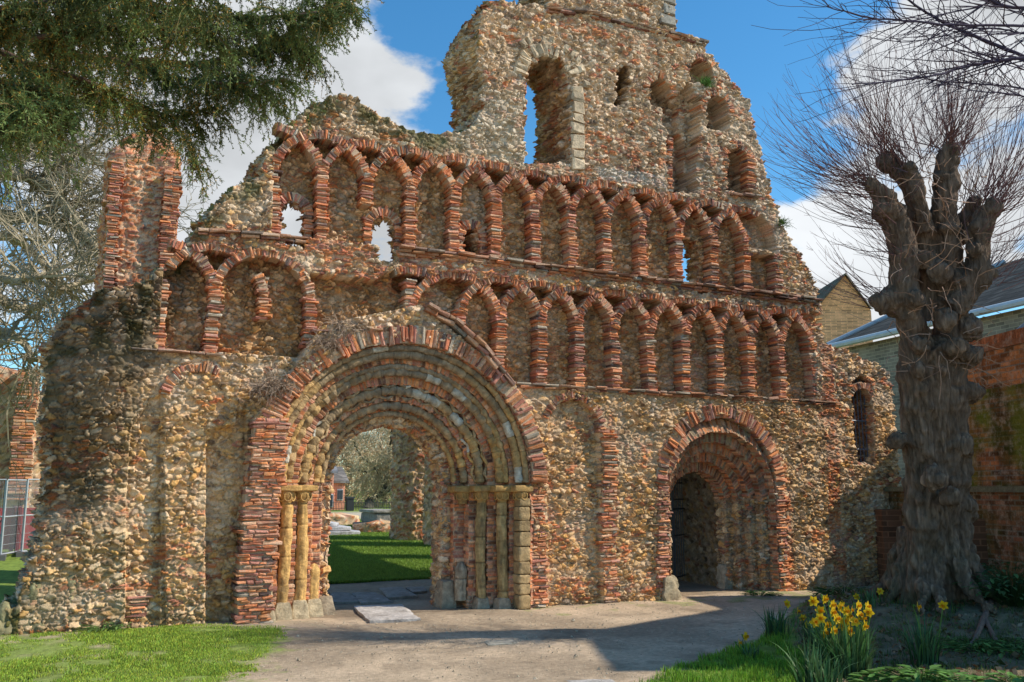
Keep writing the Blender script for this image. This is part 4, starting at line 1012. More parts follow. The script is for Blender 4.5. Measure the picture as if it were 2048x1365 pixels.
# far railings, house
fn = MB(); yy = 55.0; zf = float(ground_z(0, yy))
for px in np.linspace(560, 960, 130):
    x = xz(px, yy); fn.box((x-.015, yy, zf), (x+.015, yy+.03, zf+.55+.05*math.sin(px)), (.05, .05, .05))
fn.box((xz(560, yy), yy+.02, zf+.12), (xz(960, yy), yy+.04, zf+.15), (.05, .05, .05)); fn.box((xz(560, yy), yy+.02, zf+.46), (xz(960, yy), yy+.04, zf+.49), (.05, .05, .05))
tag(fn.build('park_railing', M_IRON), 'dark railing along the far edge of the churchyard lawn', 'railing')
bn = MB(); x = xz(702, 54); bn.box((x-.2, 54, zf), (x+.2, 54.4, zf+.75), (.03, .03, .03)); bn.box((x-.26, 53.95, zf+.75), (x+.26, 54.45, zf+.85), (.05, .05, .05))
tag(bn.build('litter_bin', M_PAINT), 'black litter bin by the far railing beside the leaning willow', 'bin')
def house(name, label, x0, x1, y0, y1, z0, ze, zr, wallc, roofc, along='x', windows=(), cat='house', white=None):
    ro = empty(name, ((x0+x1)/2, (y0+y1)/2, z0), label, cat)
    mb = MB(); mb.box((x0, y0, z0), (x1, y1, ze), wallc)
    if along == 'x':
        ym = (y0+y1)/2; mb.add([(x0, y0, ze), (x0, y1, ze), (x0, ym, zr), (x1, y0, ze), (x1, y1, ze), (x1, ym, zr)], None, wallc, [[0, 1, 2], [3, 5, 4]])
        R_ = [[(x0-.2, y0-.25, ze-.1), (x1+.2, y0-.25, ze-.1), (x1+.2, ym, zr+.05), (x0-.2, ym, zr+.05)], [(x0-.2, y1+.25, ze-.1), (x1+.2, y1+.25, ze-.1), (x1+.2, ym, zr+.05), (x0-.2, ym, zr+.05)]]
    else:
        xm = (x0+x1)/2; mb.add([(x0, y0, ze), (x1, y0, ze), (xm, y0, zr), (x0, y1, ze), (x1, y1, ze), (xm, y1, zr)], None, wallc, [[0, 1, 2], [3, 5, 4]])
        R_ = [[(x0-.25, y0-.2, ze-.1), (x0-.25, y1+.2, ze-.1), (xm, y1+.2, zr+.05), (xm, y0-.2, zr+.05)], [(x1+.25, y0-.2, ze-.1), (x1+.25, y1+.2, ze-.1), (xm, y1+.2, zr+.05), (xm, y0-.2, zr+.05)]]
    mb.build('wall', M_HB, ro)
    rb = MB()
    for r_ in R_:
        r2 = [(a, b, c_-.12) for a, b, c_ in r_]; rb.add(r_+r2, [[0, 1, 2, 3], [7, 6, 5, 4], [0, 4, 5, 1], [1, 5, 6, 2], [2, 6, 7, 3], [3, 7, 4, 0]], roofc)
    rb.build('roof', M_SL, ro)
    for (wx, wz, ww, wh) in windows:
        wb = MB(); wb.box((wx-ww/2, y0-.04, wz), (wx+ww/2, y0+.02, wz+wh), (.6, .6, .58)); o_ = wb.build('window', M_PAINT, ro)
        for sx in (-1, 1):
            wb = MB(); wb.box((wx+sx*ww*.24-ww*.2, y0-.07, wz+.06), (wx+sx*ww*.24+ww*.2, y0-.045, wz+wh-.06), (.04, .05, .06)); p_ = wb.build('pane', M_PAINT, ro); p_.parent = o_; p_.location = (0, 0, 0)
    return ro
def mat_course(name, cw, ch, mortar, sq=.5, rough=.9, bump=.3, spec=.15, soft=.04):
    """brick or slate courses over the attribute colour, in wall coordinates"""
    m = mat_vcol(name, rough=rough, bump=0, vary=.3, nscale=1.2, spec=spec); nt = m.node_tree; N = nt.nodes; L_ = nt.links
    b = N['Principled BSDF']; src = b.inputs['Base Color'].links[0].from_socket
    g_ = N.new('ShaderNodeNewGeometry'); sx = N.new('ShaderNodeSeparateXYZ'); L_.new(g_.outputs['Position'], sx.inputs[0])
    ad = N.new('ShaderNodeMath'); ad.operation = 'ADD'; L_.new(sx.outputs[0], ad.inputs[0]); L_.new(sx.outputs[1], ad.inputs[1])
    cb = N.new('ShaderNodeCombineXYZ'); L_.new(ad.outputs[0], cb.inputs[0]); L_.new(sx.outputs[2], cb.inputs[1])
    bt = N.new('ShaderNodeTexBrick'); bt.inputs['Scale'].default_value = 1; bt.inputs['Brick Width'].default_value = cw; bt.inputs['Row Height'].default_value = ch
    bt.inputs['Mortar Size'].default_value = ch*.09; bt.inputs['Color1'].default_value = (.6, .6, .6, 1); bt.inputs['Color2'].default_value = (1.25, 1.2, 1.15, 1); bt.inputs['Mortar'].default_value = (*mortar, 1)
    L_.new(cb.outputs[0], bt.inputs['Vector'])
    mm = N.new('ShaderNodeVectorMath'); mm.operation = 'MULTIPLY'; L_.new(src, mm.inputs[0]); L_.new(bt.outputs['Color'], mm.inputs[1]); L_.new(mm.outputs[0], b.inputs['Base Color'])
    bp = N.new('ShaderNodeBump'); bp.inputs['Strength'].default_value = bump; bp.inputs['Distance'].default_value = .02; bp.invert = True; L_.new(bt.outputs['Fac'], bp.inputs['Height']); L_.new(bp.outputs[0], b.inputs['Normal'])
    return m
M_HB = mat_course('house_brick', .34, .11, (1.5, 1.5, 1.4)); M_SL = mat_course('roof_slate', .4, .22, (.5, .5, .5), rough=.95, spec=.05)
hx = xz(660, 75); zh = 1.0
house('red_brick_house', 'small red brick house with a slate roof beyond the lawn, seen through the portal', xz(668, 57), xz(690, 57), 57, 60, zh-.4, zh+1.5, zh+2.3, (.66, .30, .20), (.22, .21, .20), 'x', [(xz(680, 57), zh+.2, .4, .7)])
house('red_brick_house', 'taller red brick house with a pale ground floor left of the small one', xz(622, 56), xz(667, 56), 56, 60, zh-.4, zh+2.1, zh+3.3, (.66, .30, .20), (.26, .26, .28), 'x', [(xz(656, 56), zh-.2, .7, .8), (xz(640, 56), zh+1.2, .6, .8)])
# houses over the wall on the right
def prism(name, parent, pts2, z0s, z1s, c, mat):
    mb = MB(); n = len(pts2); V = [(x, y, z) for (x, y), z in zip(pts2, z0s)]+[(x, y, z) for (x, y), z in zip(pts2, z1s)]
    mb.add(V, [[k, (k+1) % n, n+(k+1) % n, n+k] for k in range(n)]+([[0, 3, 2, 1], [4, 5, 6, 7]] if n == 4 else []), c); return mb.build(name, mat, parent)
dr = np.array([math.sin(math.radians(19.8)), math.cos(math.radians(19.8))])      # direction of the boundary wall
def slope_building():
    """long range with a slate roof, its eaves running away beside the priory"""
    d0 = 30.0
    A = ray(1655, 692); A = EYE+A*(d0+9); B = EYE+ray(2080, 592)*(d0*.62)
    ro = empty('slate_roofed_range', (A[0], A[1], 0), 'long grey brick building with slate roof behind the pollard tree', 'building')
    Z = (A[2]+B[2])/2; 
    # same eaves height: slide the two ends along their rays
    ez = 7.0
    def on(px, py, zv): d = ray(px, py); return EYE+d*((zv-2)/d[2])
    A = on(1655, 692, ez); B = on(2300, 540, ez)
    n = np.array([-(B-A)[1], (B-A)[0], 0]); n /= np.linalg.norm(n); n = n if n@np.array([1, 0, 0]) > 0 else -n
    n = np.array([abs(n[0]), n[1] if n[0] > 0 else -n[1], 0])
    R0, R1 = A+n*5.2+[0, 0, 2.7], B+n*5.2+[0, 0, 2.7]
    ext = (A-B)/np.linalg.norm(A-B)
    mb = MB(); dn = np.array([0, 0, -.15]); V = [A, B, R1, R0-ext*3.0]; V = V+[v+dn for v in V]
    mb.add(V, [[0, 1, 2, 3], [7, 6, 5, 4], [0, 4, 5, 1], [3, 2, 6, 7], [0, 3, 7, 4], [1, 5, 6, 2]], (.085, .085, .08)); mb.build('roof', M_SL, ro)
    mb = MB(); q = [A-n*-.3, B-n*-.3]; V = [q[0]*[1, 1, 0], q[1]*[1, 1, 0], q[1]-[0, 0, .16], q[0]-[0, 0, .16]]; V2 = [v+n*9.5 for v in V]; V = V+V2
    mb.add(V, [[0, 1, 2, 3], [4, 7, 6, 5], [0, 4, 5, 1], [3, 2, 6, 7], [0, 3, 7, 4], [1, 5, 6, 2]], (.30, .26, .20)); mb.build('wall', M_HB, ro)
    mb = MB(); V, Q = tube_arrays([A-n*.1-[0, 0, .08], B-n*.1-[0, 0, .08]], [.11, .11], 8); mb.add(V, Q, (.55, .60, .64)); mb.build('gutter', M_PAINT, ro)
    mb = MB(); V, Q = tube_arrays([A+[0, 0, .02], R0-ext*3.0+[0, 0, .05]], [.1, .1], 8); mb.add(V, Q, (.45, .48, .5)); mb.build('verge_flashing', M_PAINT, ro)
slope_building()
wg = [EYE+ray(*p)*19 for p in ((1985, 712), (2130, 712), (2130, 590), (2110, 585))]; ro = empty('white_gable_house', (wg[0][0], wg[0][1], 0), 'white rendered gable just showing over the boundary wall at the right edge', 'house'); dn = np.array([0, 0, -4.0]); bk = np.array([3., 3., 0])
mb = MB(); q_ = [wg[0]+dn, wg[1]+dn, wg[2], wg[0]]; q2_ = [p+bk for p in q_]; mb.add(q_+q2_, [[0, 1, 2, 3], [4, 7, 6, 5], [0, 3, 7, 4], [3, 2, 6, 7]], (.62, .60, .66)); mb.build('wall', M_PAINT, ro)
mb = MB(); V, Q = tube_arrays([wg[0]+[0, 0, .04], wg[2]+[0, 0, .06]], [.07, .07], 6); mb.add(V, Q, (.25, .24, .23)); mb.build('verge_board', M_PAINT, ro)
ro = empty('brick_gable_house', tuple(EYE+ray(1685, 640)*62*np.array([1, 1, 0])), 'yellow brick gable end rising behind the slate roof', 'house')
g0, g1, gt = [EYE+ray(*p)*62 for p in ((1628, 622), (1742, 622), (1689, 551))]; dn = np.array([0, 0, -12.]); bk = FW*np.array([1, 1, 0])*8
mb = MB(); mb.add([g0+dn, g1+dn, g1, gt, g0, g0+dn+bk, g1+dn+bk, g1+bk, gt+bk, g0+bk], [[0, 1, 2, 4], [5, 9, 7, 6], [0, 4, 9, 5], [1, 6, 7, 2]], (.74, .37, .20), [[4, 2, 3], [9, 8, 7]]); mb.build('wall', M_HB, ro)
mb = MB(); up_ = np.array([0, 0, .12]); fo = -bk*.03
mb.add([g0+fo, gt+fo, gt+bk, g0+bk, g0+fo+up_, gt+fo+up_, gt+bk+up_, g0+bk+up_], [[4, 5, 6, 7], [0, 1, 5, 4]], (.2, .16, .12)); mb.add([g1+fo, gt+fo, gt+bk, g1+bk, g1+fo+up_, gt+fo+up_, gt+bk+up_, g1+bk+up_], [[4, 7, 6, 5], [0, 4, 5, 1]], (.2, .16, .12)); mb.build('roof', M_SL, ro)
# red brick boundary wall: buttressed lower part, coping, mossy upper part
def wall_pts(t): return np.array([16.3, 14.75])-dr*t
def brick_sheet(name, parent, p0, p1, z0, z1, seed, off=0, tone=(.36, .12, .055), moss=.0, step=.022, cw=.26, ch=.085, dark=0):
    p0, p1 = np.array(p0), np.array(p1); Ln = np.linalg.norm(p1-p0); n = int(Ln/step)+1; m = int((z1-z0)/step)+1
    Sg, Zg = np.meshgrid(np.linspace(0, Ln, n), np.linspace(z0, z1, m)); d = (p1-p0)/Ln; nr = np.array([-d[1], d[0]]); 
    if nr@np.array([-1, -.3]) < 0: nr = -nr
    row = np.floor(Zg/ch); fz = Zg/ch-row; xx = Sg/cw+.5*(row % 2); cl = np.floor(xx); fx = xx-cl
    gr = np.minimum(np.minimum(sstep(fx, .0, .06), sstep(1-fx, 0, .06)), np.minimum(sstep(fz, 0, .16), sstep(1-fz, 0, .16)))
    h = _hash(row.ravel(), cl.ravel(), row.ravel()*0, seed); P_ = np.stack([p0[0]+d[0]*Sg.ravel(), p0[1]+d[1]*Sg.ravel(), Zg.ravel()], 1)
    c = np.array(tone)*(.55+.9*hrand(h, 1))[:, None]*np.where(hrand(h, 2) < .15, .4, 1)[:, None]
    c = c*gr.ravel()[:, None]+np.array([.26, .22, .17])*(1-gr.ravel())[:, None]
    P_q = fbm(P_, (.9, .9, .5), seed+4, 3); mm = moss*sstep(P_q, .30, .70); c = c*(1-mm)[:, None]+np.array([.17, .19, .02])*mm[:, None]
    st = sstep(fbm(P_, (.25, .25, 1.5), seed+6, 3), .5, .7)*.5; c = c*(1-st-dark)[:, None].clip(.1, 1)
    V = P_.copy(); V[:, :2] += nr*((gr.ravel()*.008+hrand(h, 3)*.004)+off)[:, None]
    i = np.arange(m-1)[:, None]*n; j = np.arange(n-1)[None]; Q = np.stack([i+j, i+j+1, i+n+j+1, i+n+j], -1).reshape(-1, 4)
    return mk(name, V, Q, c, M_BRICK, parent)
bw = empty('brick_boundary_wall', (15.5, 12.5, 0), 'high red brick boundary wall stained green, behind the pollard tree', 'wall')
brick_sheet('lower_wall', bw, wall_pts(-1.2), wall_pts(8.5), -.1, 1.92, 501, off=.16, tone=(.30, .11, .06), moss=.35, dark=.15)
brick_sheet('upper_wall', bw, wall_pts(3.2), wall_pts(8.5), 1.9, 3.75, 502, tone=(.36, .13, .05), moss=.85)
brick_sheet('upper_wall', bw, wall_pts(3.2), wall_pts(8.5), 3.74, 4.42, 503, tone=(.50, .17, .055), moss=.12, off=.004)
nr_ = np.array([-dr[1], dr[0]])
def along_box(name, t0, t1, o0, o1, z0, z1, c, mat=M_CARVED):
    a, b = wall_pts(t0), wall_pts(t1); mb = MB(); V = []
    for z_ in (z0, z1):
        for p_, o_ in ((a, o0), (b, o0), (b, o1), (a, o1)): V.append([*(p_+nr_*o_), z_])
    mb.add(V, [[0, 3, 2, 1], [4, 5, 6, 7], [0, 1, 5, 4], [1, 2, 6, 5], [2, 3, 7, 6], [3, 0, 4, 7]], c); return mb.build(name, mat, bw)
along_box('stone_coping', -1.3, 8.6, -.02, .27, 1.92, 2.02, (.20, .18, .11)); along_box('wall_top', 3.15, 8.6, -.3, .05, 4.42, 4.52, (.34, .12, .05), M_BRICK)
for k in range(96): along_box('coping_brick', 3.16+k*.072, 3.16+k*.072+.062, -.28, .03, 4.52, 4.68, tuple(np.array([.46, .15, .06])*random.uniform(.6, 1.2)), M_BRICK) if k < 66 else None
along_box('coping_brick', 7.94, 8.6, -.28, .03, 4.52, 4.68, (.44, .15, .06), M_BRICK)
along_box('brick_buttress', 1.0, 1.45, .16, .6, -.1, 1.55, (.20, .09, .05), M_HB); along_box('wall_core', -1.2, 8.6, -.3, -.02, -.1, 1.9, (.2, .1, .06), M_HB); along_box('wall_core', 3.2, 8.6, -.3, -.02, 1.9, 4.42, (.2, .1, .06), M_HB)
along_box('brick_buttress', 3.9, 4.2, .16, .5, -.1, 1.45, (.20, .09, .05), M_HB); along_box('wall_end_pier', -1.0, -.5, .16, .5, -.1, 1.93, (.40, .15, .07), M_HB)
# the parish church standing off to the right: its parapet throws the shadow over the path
ch = empty('parish_church', (20, 8, 0), 'tall grey brick church aisle beyond the right edge', 'church'); e1 = np.array([.955, .29]); e2 = np.array([-.41, -.91])
A = np.array([6.68, 11.3])+sv[:2]/sv[2]*10.0; q = [A, A+e1*22, A+e1*22+e2*2.75, A+e2*2.75]
prism('aisle_wall', ch, q, [0]*4, [10.0]*4, (.3, .27, .22), M_HB)
for k in range(5):
    p_ = q[3]+e1*(2+4*k); p2 = p_+e1*1.6; o_ = -np.array([-e1[1], e1[0]])*.04
    prism('window', ch, [p_+o_*2, p2+o_*2, p2, p_], [3]*4, [7.5]*4, (.05, .06, .07), M_PAINT)
# ------------------------------------------------------------------ trees
class Tubes:
    """many thin tapered tubes, built in bulk"""
    def __init__(s): s.mb = MB()
    def add(s, P, R, C, seg=5):
        V, Q = tube_arrays(P, R, seg); s.mb.add(V, Q, C)
def smooth_path(pts, n):
    pts = np.array(pts, float); m = len(pts); t = np.linspace(0, m-1, n); out = np.zeros((n, 3))
    for k, tt in enumerate(t):
        i = min(int(tt), m-2); f = tt-i; p0 = pts[max(i-1, 0)]; p1, p2 = pts[i], pts[i+1]; p3 = pts[min(i+2, m-1)]
        out[k] = .5*(2*p1+(p2-p0)*f+(2*p0-5*p1+4*p2-p3)*f*f+(3*p1-p0-3*p2+p3)*f**3)
    return out
def many_tubes(P, R, C, seg=3):
    """P [n, k, 3] polylines, R [n, k], C [n, 3] -> arrays (flat triangular section)"""
    n, k, _ = P.shape; T = np.gradient(P, axis=1); T /= np.maximum(np.linalg.norm(T, axis=2, keepdims=True), 1e-9)
    ref = np.tile([.3, .5, .81], (n, k, 1)); X = np.cross(T, ref); X /= np.maximum(np.linalg.norm(X, axis=2, keepdims=True), 1e-9); Yv = np.cross(T, X)
    a = np.arange(seg)*2*PI/seg
    V = P[:, :, None]+R[:, :, None, None]*(np.cos(a)[None, None, :, None]*X[:, :, None]+np.sin(a)[None, None, :, None]*Yv[:, :, None])
    o = (np.arange(n)*k*seg)[:, None, None]; i = (np.arange(k-1)*seg)[None, :, None]; j = np.arange(seg)[None, None]; j2 = (j+1) % seg
    Q = np.stack([o+i+j, o+i+j2, o+i+seg+j2, o+i+seg+j], -1).reshape(-1, 4)
    return V.reshape(-1, 3), Q, np.repeat(C[:, None], k*seg, 1).reshape(-1, 3)
def grow(P0, dirs, lens, k, g, bend=.35, up=0.0, wig=.12):
    """curved shoots: start points, directions, lengths"""
    n = len(P0); out = np.zeros((n, k, 3)); out[:, 0] = P0; d = dirs/np.linalg.norm(dirs, axis=1, keepdims=True)
    for i in range(1, k):
        d = d+g.normal(0, wig, (n, 3))+np.array([0, 0, up])/k; d /= np.linalg.norm(d, axis=1, keepdims=True)
        out[:, i] = out[:, i-1]+d*(lens/(k-1))[:, None]
    return out
def bare_tree(name, label, base, H, seed, trunk_r=.3, colr=(.34, .28, .20), levels=5, spread=.75, droop=0.0, lean=(0, 0), group=None, tw=1.0, split=4, first=.32, twig=None, wig=.10, cat='tree', crad=1.0, n_tw=3):
    g = np.random.default_rng(seed); root = empty(name, tuple(base), label, cat, group); base = np.array(base, float)
    P0 = base[None]; D0 = np.array([[lean[0], lean[1], 1.0]]); L0 = np.array([H*first]); R0 = np.array([trunk_r]); segs = []
    for lv in range(levels):
        k = 8 if lv < 2 else 6
        br = grow(P0, D0, L0, k, g, up=(.25 if lv < 3 else -droop), wig=wig*(1+.25*lv))
        r = R0[:, None]*np.linspace(1, .55, k)[None]
        segs.append((lv, br, r))
        ns = split if lv else split+1; nP, nD, nL, nR = [], [], [], []
        for q in range(ns):
            idx = np.full(len(br), k-1) if q < 2 else g.integers(k//2, k, len(br)) if lv == 0 else g.integers(1, k, len(br))
            p = br[np.arange(len(br)), idx]; t = br[:, -1]-br[:, -2]; t /= np.linalg.norm(t, axis=1, keepdims=True)
            rnd = g.normal(0, 1, (len(br), 3)); rnd -= t*(rnd*t).sum(1, keepdims=True); rnd /= np.linalg.norm(rnd, axis=1, keepdims=True)
            d = t+rnd*spread*g.uniform(.5, 1.3, (len(br), 1))+[0, 0, .15 if lv < 3 else -droop]
            nP.append(p); nD.append(d); nL.append(L0*g.uniform(.55, .85, len(br))); nR.append(r[np.arange(len(br)), idx]*g.uniform(.5, .75, len(br)))
        P0, D0, L0, R0 = [np.concatenate(x) for x in (nP, nD, nL, nR)]
        R0 = np.maximum(R0, .008*tw)
    for part in ('trunk', 'limbs', 'twigs'):
        mb = MB()
        for lv, br, r in segs:
            if {'trunk': lv == 0, 'limbs': lv in (1, 2), 'twigs': lv > 2}[part]:
                cc_ = np.array(colr)*g.uniform(.75, 1.2, (len(br), 1)) if lv < 3 or twig is None else np.array(twig)*g.uniform(.7, 1.3, (len(br), 1))
                if lv < 2:
                    for b_, r_, c_ in zip(br, r, cc_): V, Q = tube_arrays(smooth_path(b_, 18), np.interp(np.linspace(0, 1, 18), np.linspace(0, 1, len(r_)), r_), 9); mb.add(V+g.normal(0, r_.mean()*.04, V.shape), Q, c_)
                else:
                    V, Q, C = many_tubes(br, r, cc_, 4 if lv == 2 else 3); mb.add(V, Q, C)
        if mb.n: mb.build(part, M_BARK if part == 'trunk' else M_TWIG, root, smooth=part != 'twigs')
    return root
# bare planes behind the left end
def px_pt(px, py, d): return EYE+ray(px, py)*d
def plane_tree(seed, limbs, label, trunk_base, dist, group='bare plane trees behind the left end', dens=1.0, colr=(.40, .33, .22), name='plane_tree', ls=1.0, dr=-.15, ttop=.34, tbase=.55, tk=.010, twc=None, nsub=3):
    """limbs: hand-drawn main boughs as (pixels, radius); twigs grow all along them"""
    g = np.random.default_rng(seed); root = empty(name, tuple(trunk_base), label, 'tree', group)
    mb = MB(); tp = [np.array(trunk_base)-[0, 0, .3]]+[px_pt(*limbs[0][0][0], dist)]; pth = smooth_path([tp[0], (tp[0]+tp[1])/2+[.2, .1, 0], tp[1]], 20)
    V, Q = tube_arrays(pth, np.linspace(tbase, ttop, 20), 12); mb.add(V, Q, np.array(colr)); mb.build('trunk', M_BARK, root, smooth=True)
    mb = MB(); tw = []
    for pts, r0 in limbs:
        dd = dist+np.cumsum(g.normal(0, .6, len(pts))); p = smooth_path([px_pt(a, b, d_) for (a, b), d_ in zip(pts, dd)], len(pts)*8); p += g.normal(0, .025, p.shape)
        rr = np.linspace(r0, r0*.3, len(p)); V, Q = tube_arrays(p, rr, 8); mb.add(V, Q, np.array(colr)*g.uniform(.85, 1.2)); tw.append((p, rr))
    mb.build('limbs', M_BARK, root, smooth=True)
    mb = MB(); P0 = []; D0 = []; R0 = []
    for p, rr in tw:
        n = int(len(p)*.8*dens); i = g.integers(2, len(p), n); t = np.gradient(p, axis=0)[i]; t /= np.linalg.norm(t, axis=1, keepdims=True)
        P0.append(p[i]); D0.append(t*.5+g.normal(0, .7, (n, 3))+[0, 0, .1]); R0.append(rr[i]*.45)
    P0, D0, R0 = np.concatenate(P0), np.concatenate(D0), np.minimum(np.concatenate(R0), .036); L0 = g.uniform(1.0, 2.8, len(P0))*ls
    for lv in range(3):
        br = grow(P0, D0, L0, 7, g, wig=.22, up=.1 if lv == 0 else dr); r = R0[:, None]*np.linspace(1, .5, 7)[None]
        cc_ = np.array(colr if twc is None else twc)*(1-.12*lv)*g.uniform(.7, 1.2, (len(br), 1)); V, Q, C = many_tubes(br, r, cc_, 3); mb.add(V, Q, C)
        nP, nD, nL, nR = [], [], [], []
        for q in range(nsub+1):
            i = g.integers(1, 7, len(br)); nP.append(br[np.arange(len(br)), i]); t = br[:, -1]-br[:, 0]; t /= np.linalg.norm(t, axis=1, keepdims=True)
            nD.append(t+g.normal(0, .6, t.shape)); nL.append(L0*g.uniform(.35, .65, len(br))); nR.append(np.maximum(r[np.arange(len(br)), i]*.6, tk))
        P0, D0, L0, R0 = [np.concatenate(x) for x in (nP, nD, nL, nR)]
    mb.build('twigs', M_TWIG, root)
plane_tree(701, [([(-90, 300), (-20, 330), (30, 300), (70, 240), (130, 200), (200, 210)], .26), ([(-60, 340), (20, 345), (80, 365), (130, 410), (160, 450), (200, 505)], .24),
                 ([(-60, 430), (30, 435), (100, 440), (150, 470), (190, 500), (230, 560)], .22), ([(-40, 470), (30, 480), (70, 510), (110, 560), (160, 580)], .16),
                 ([(20, 320), (80, 290), (150, 290), (200, 330), (260, 350)], .13), ([(60, 380), (110, 330), (170, 300), (230, 260)], .12), ([(100, 420), (170, 400), (260, 420), (340, 450)], .10), ([(-20, 330), (10, 240), (60, 170), (140, 120)], .16)],
           'old bare plane tree with pale twisting boughs reaching over the rounded wall end', (-14, 27, 0), 27, dens=1.25)
plane_tree(702, [([(-80, 600), (0, 600), (60, 620), (110, 590), (170, 560), (230, 560)], .16), ([(-60, 650), (10, 665), (50, 690), (60, 720), (85, 715)], .15),
                 ([(-60, 540), (30, 560), (90, 550), (140, 555)], .14), ([(-60, 700), (0, 690), (40, 640), (90, 640)], .09)],
           'lower bare plane tree with boughs drooping toward the mossy wall end', (-12, 24, 0), 24, dens=.9)
# woodland beyond the lawn, seen through the portal
plane_tree(711, [([(738, 1004), (752, 992), (775, 982), (796, 962), (802, 930), (818, 880), (825, 840)], .26), ([(760, 990), (766, 968), (752, 938), (722, 912), (706, 880)], .15), ([(768, 984), (772, 950), (778, 910), (784, 860), (780, 830)], .16), ([(752, 938), (735, 945), (715, 940)], .08), ([(800, 950), (825, 930), (845, 925)], .09)],
           'leaning dark-trunked willow with drooping pale twigs beyond the lawn', (xz(733, 60), 60, ground_z(0, 60)), 66, group=None, dens=1.9, colr=(.10, .09, .06), name='willow_tree', ls=.8, dr=-1.3, tbase=.4, ttop=.3, tk=.017, twc=(.66, .52, .30), nsub=3)
for k, (px, Yv, H, s_) in enumerate([(600, 74, 14, 1), (690, 80, 14, 2), (770, 76, 13, 3), (850, 78, 14, 4), (930, 74, 14, 5), (560, 72, 13, 6)]):
    bare_tree('woodland_tree', None, (xz(px, Yv), Yv, .8), H, 720+s_, .28, (.13, .11, .08), levels=6, spread=.75, droop=.15, tw=1.8, split=4, first=.25, twig=(.66, .50, .32), cat='tree',
              group='bare trees beyond the churchyard')['label'] = ['bare tree beyond the railing, far left of the portal view', 'bare tree beyond the railing behind the brick house', 'bare tree beyond the railing behind the leaning willow', 'bare tree beyond the railing hidden by the round pier', 'bare tree beyond the railing at the far right of the lawn', 'shorter bare tree at the left behind the brick house'][k]
def thicket():
    g = np.random.default_rng(731); n = 5200; px = g.uniform(480, 1050, n); Yv = g.uniform(66, 84, n); x = Yv*np.tan(YAW+np.arctan((px-1024)/1824)); h = g.uniform(.3, 1, n)**.6*9
    P0 = np.stack([x, Yv, .8+h*g.uniform(0, .8, n)], 1); br = grow(P0, g.normal(0, .6, (n, 3))+[0, 0, .4], g.uniform(1.2, 3.2, n), 5, g, wig=.25, up=-.5)
    C = np.array([.66, .50, .31])*g.uniform(.5, 1.4, (n, 1))*np.where(g.random((n, 1)) < .2, [[1.1, .9, .7]], [[1, 1, 1]]); V, Q, C = many_tubes(br, np.full((n, 5), .028)*np.linspace(1, .5, 5), C, 3)
    tag(mk('far_woodland', V, Q, C, M_TWIG), 'brown haze of leafless twigs along the far side of the churchyard', 'woodland', kind='stuff')
thicket()
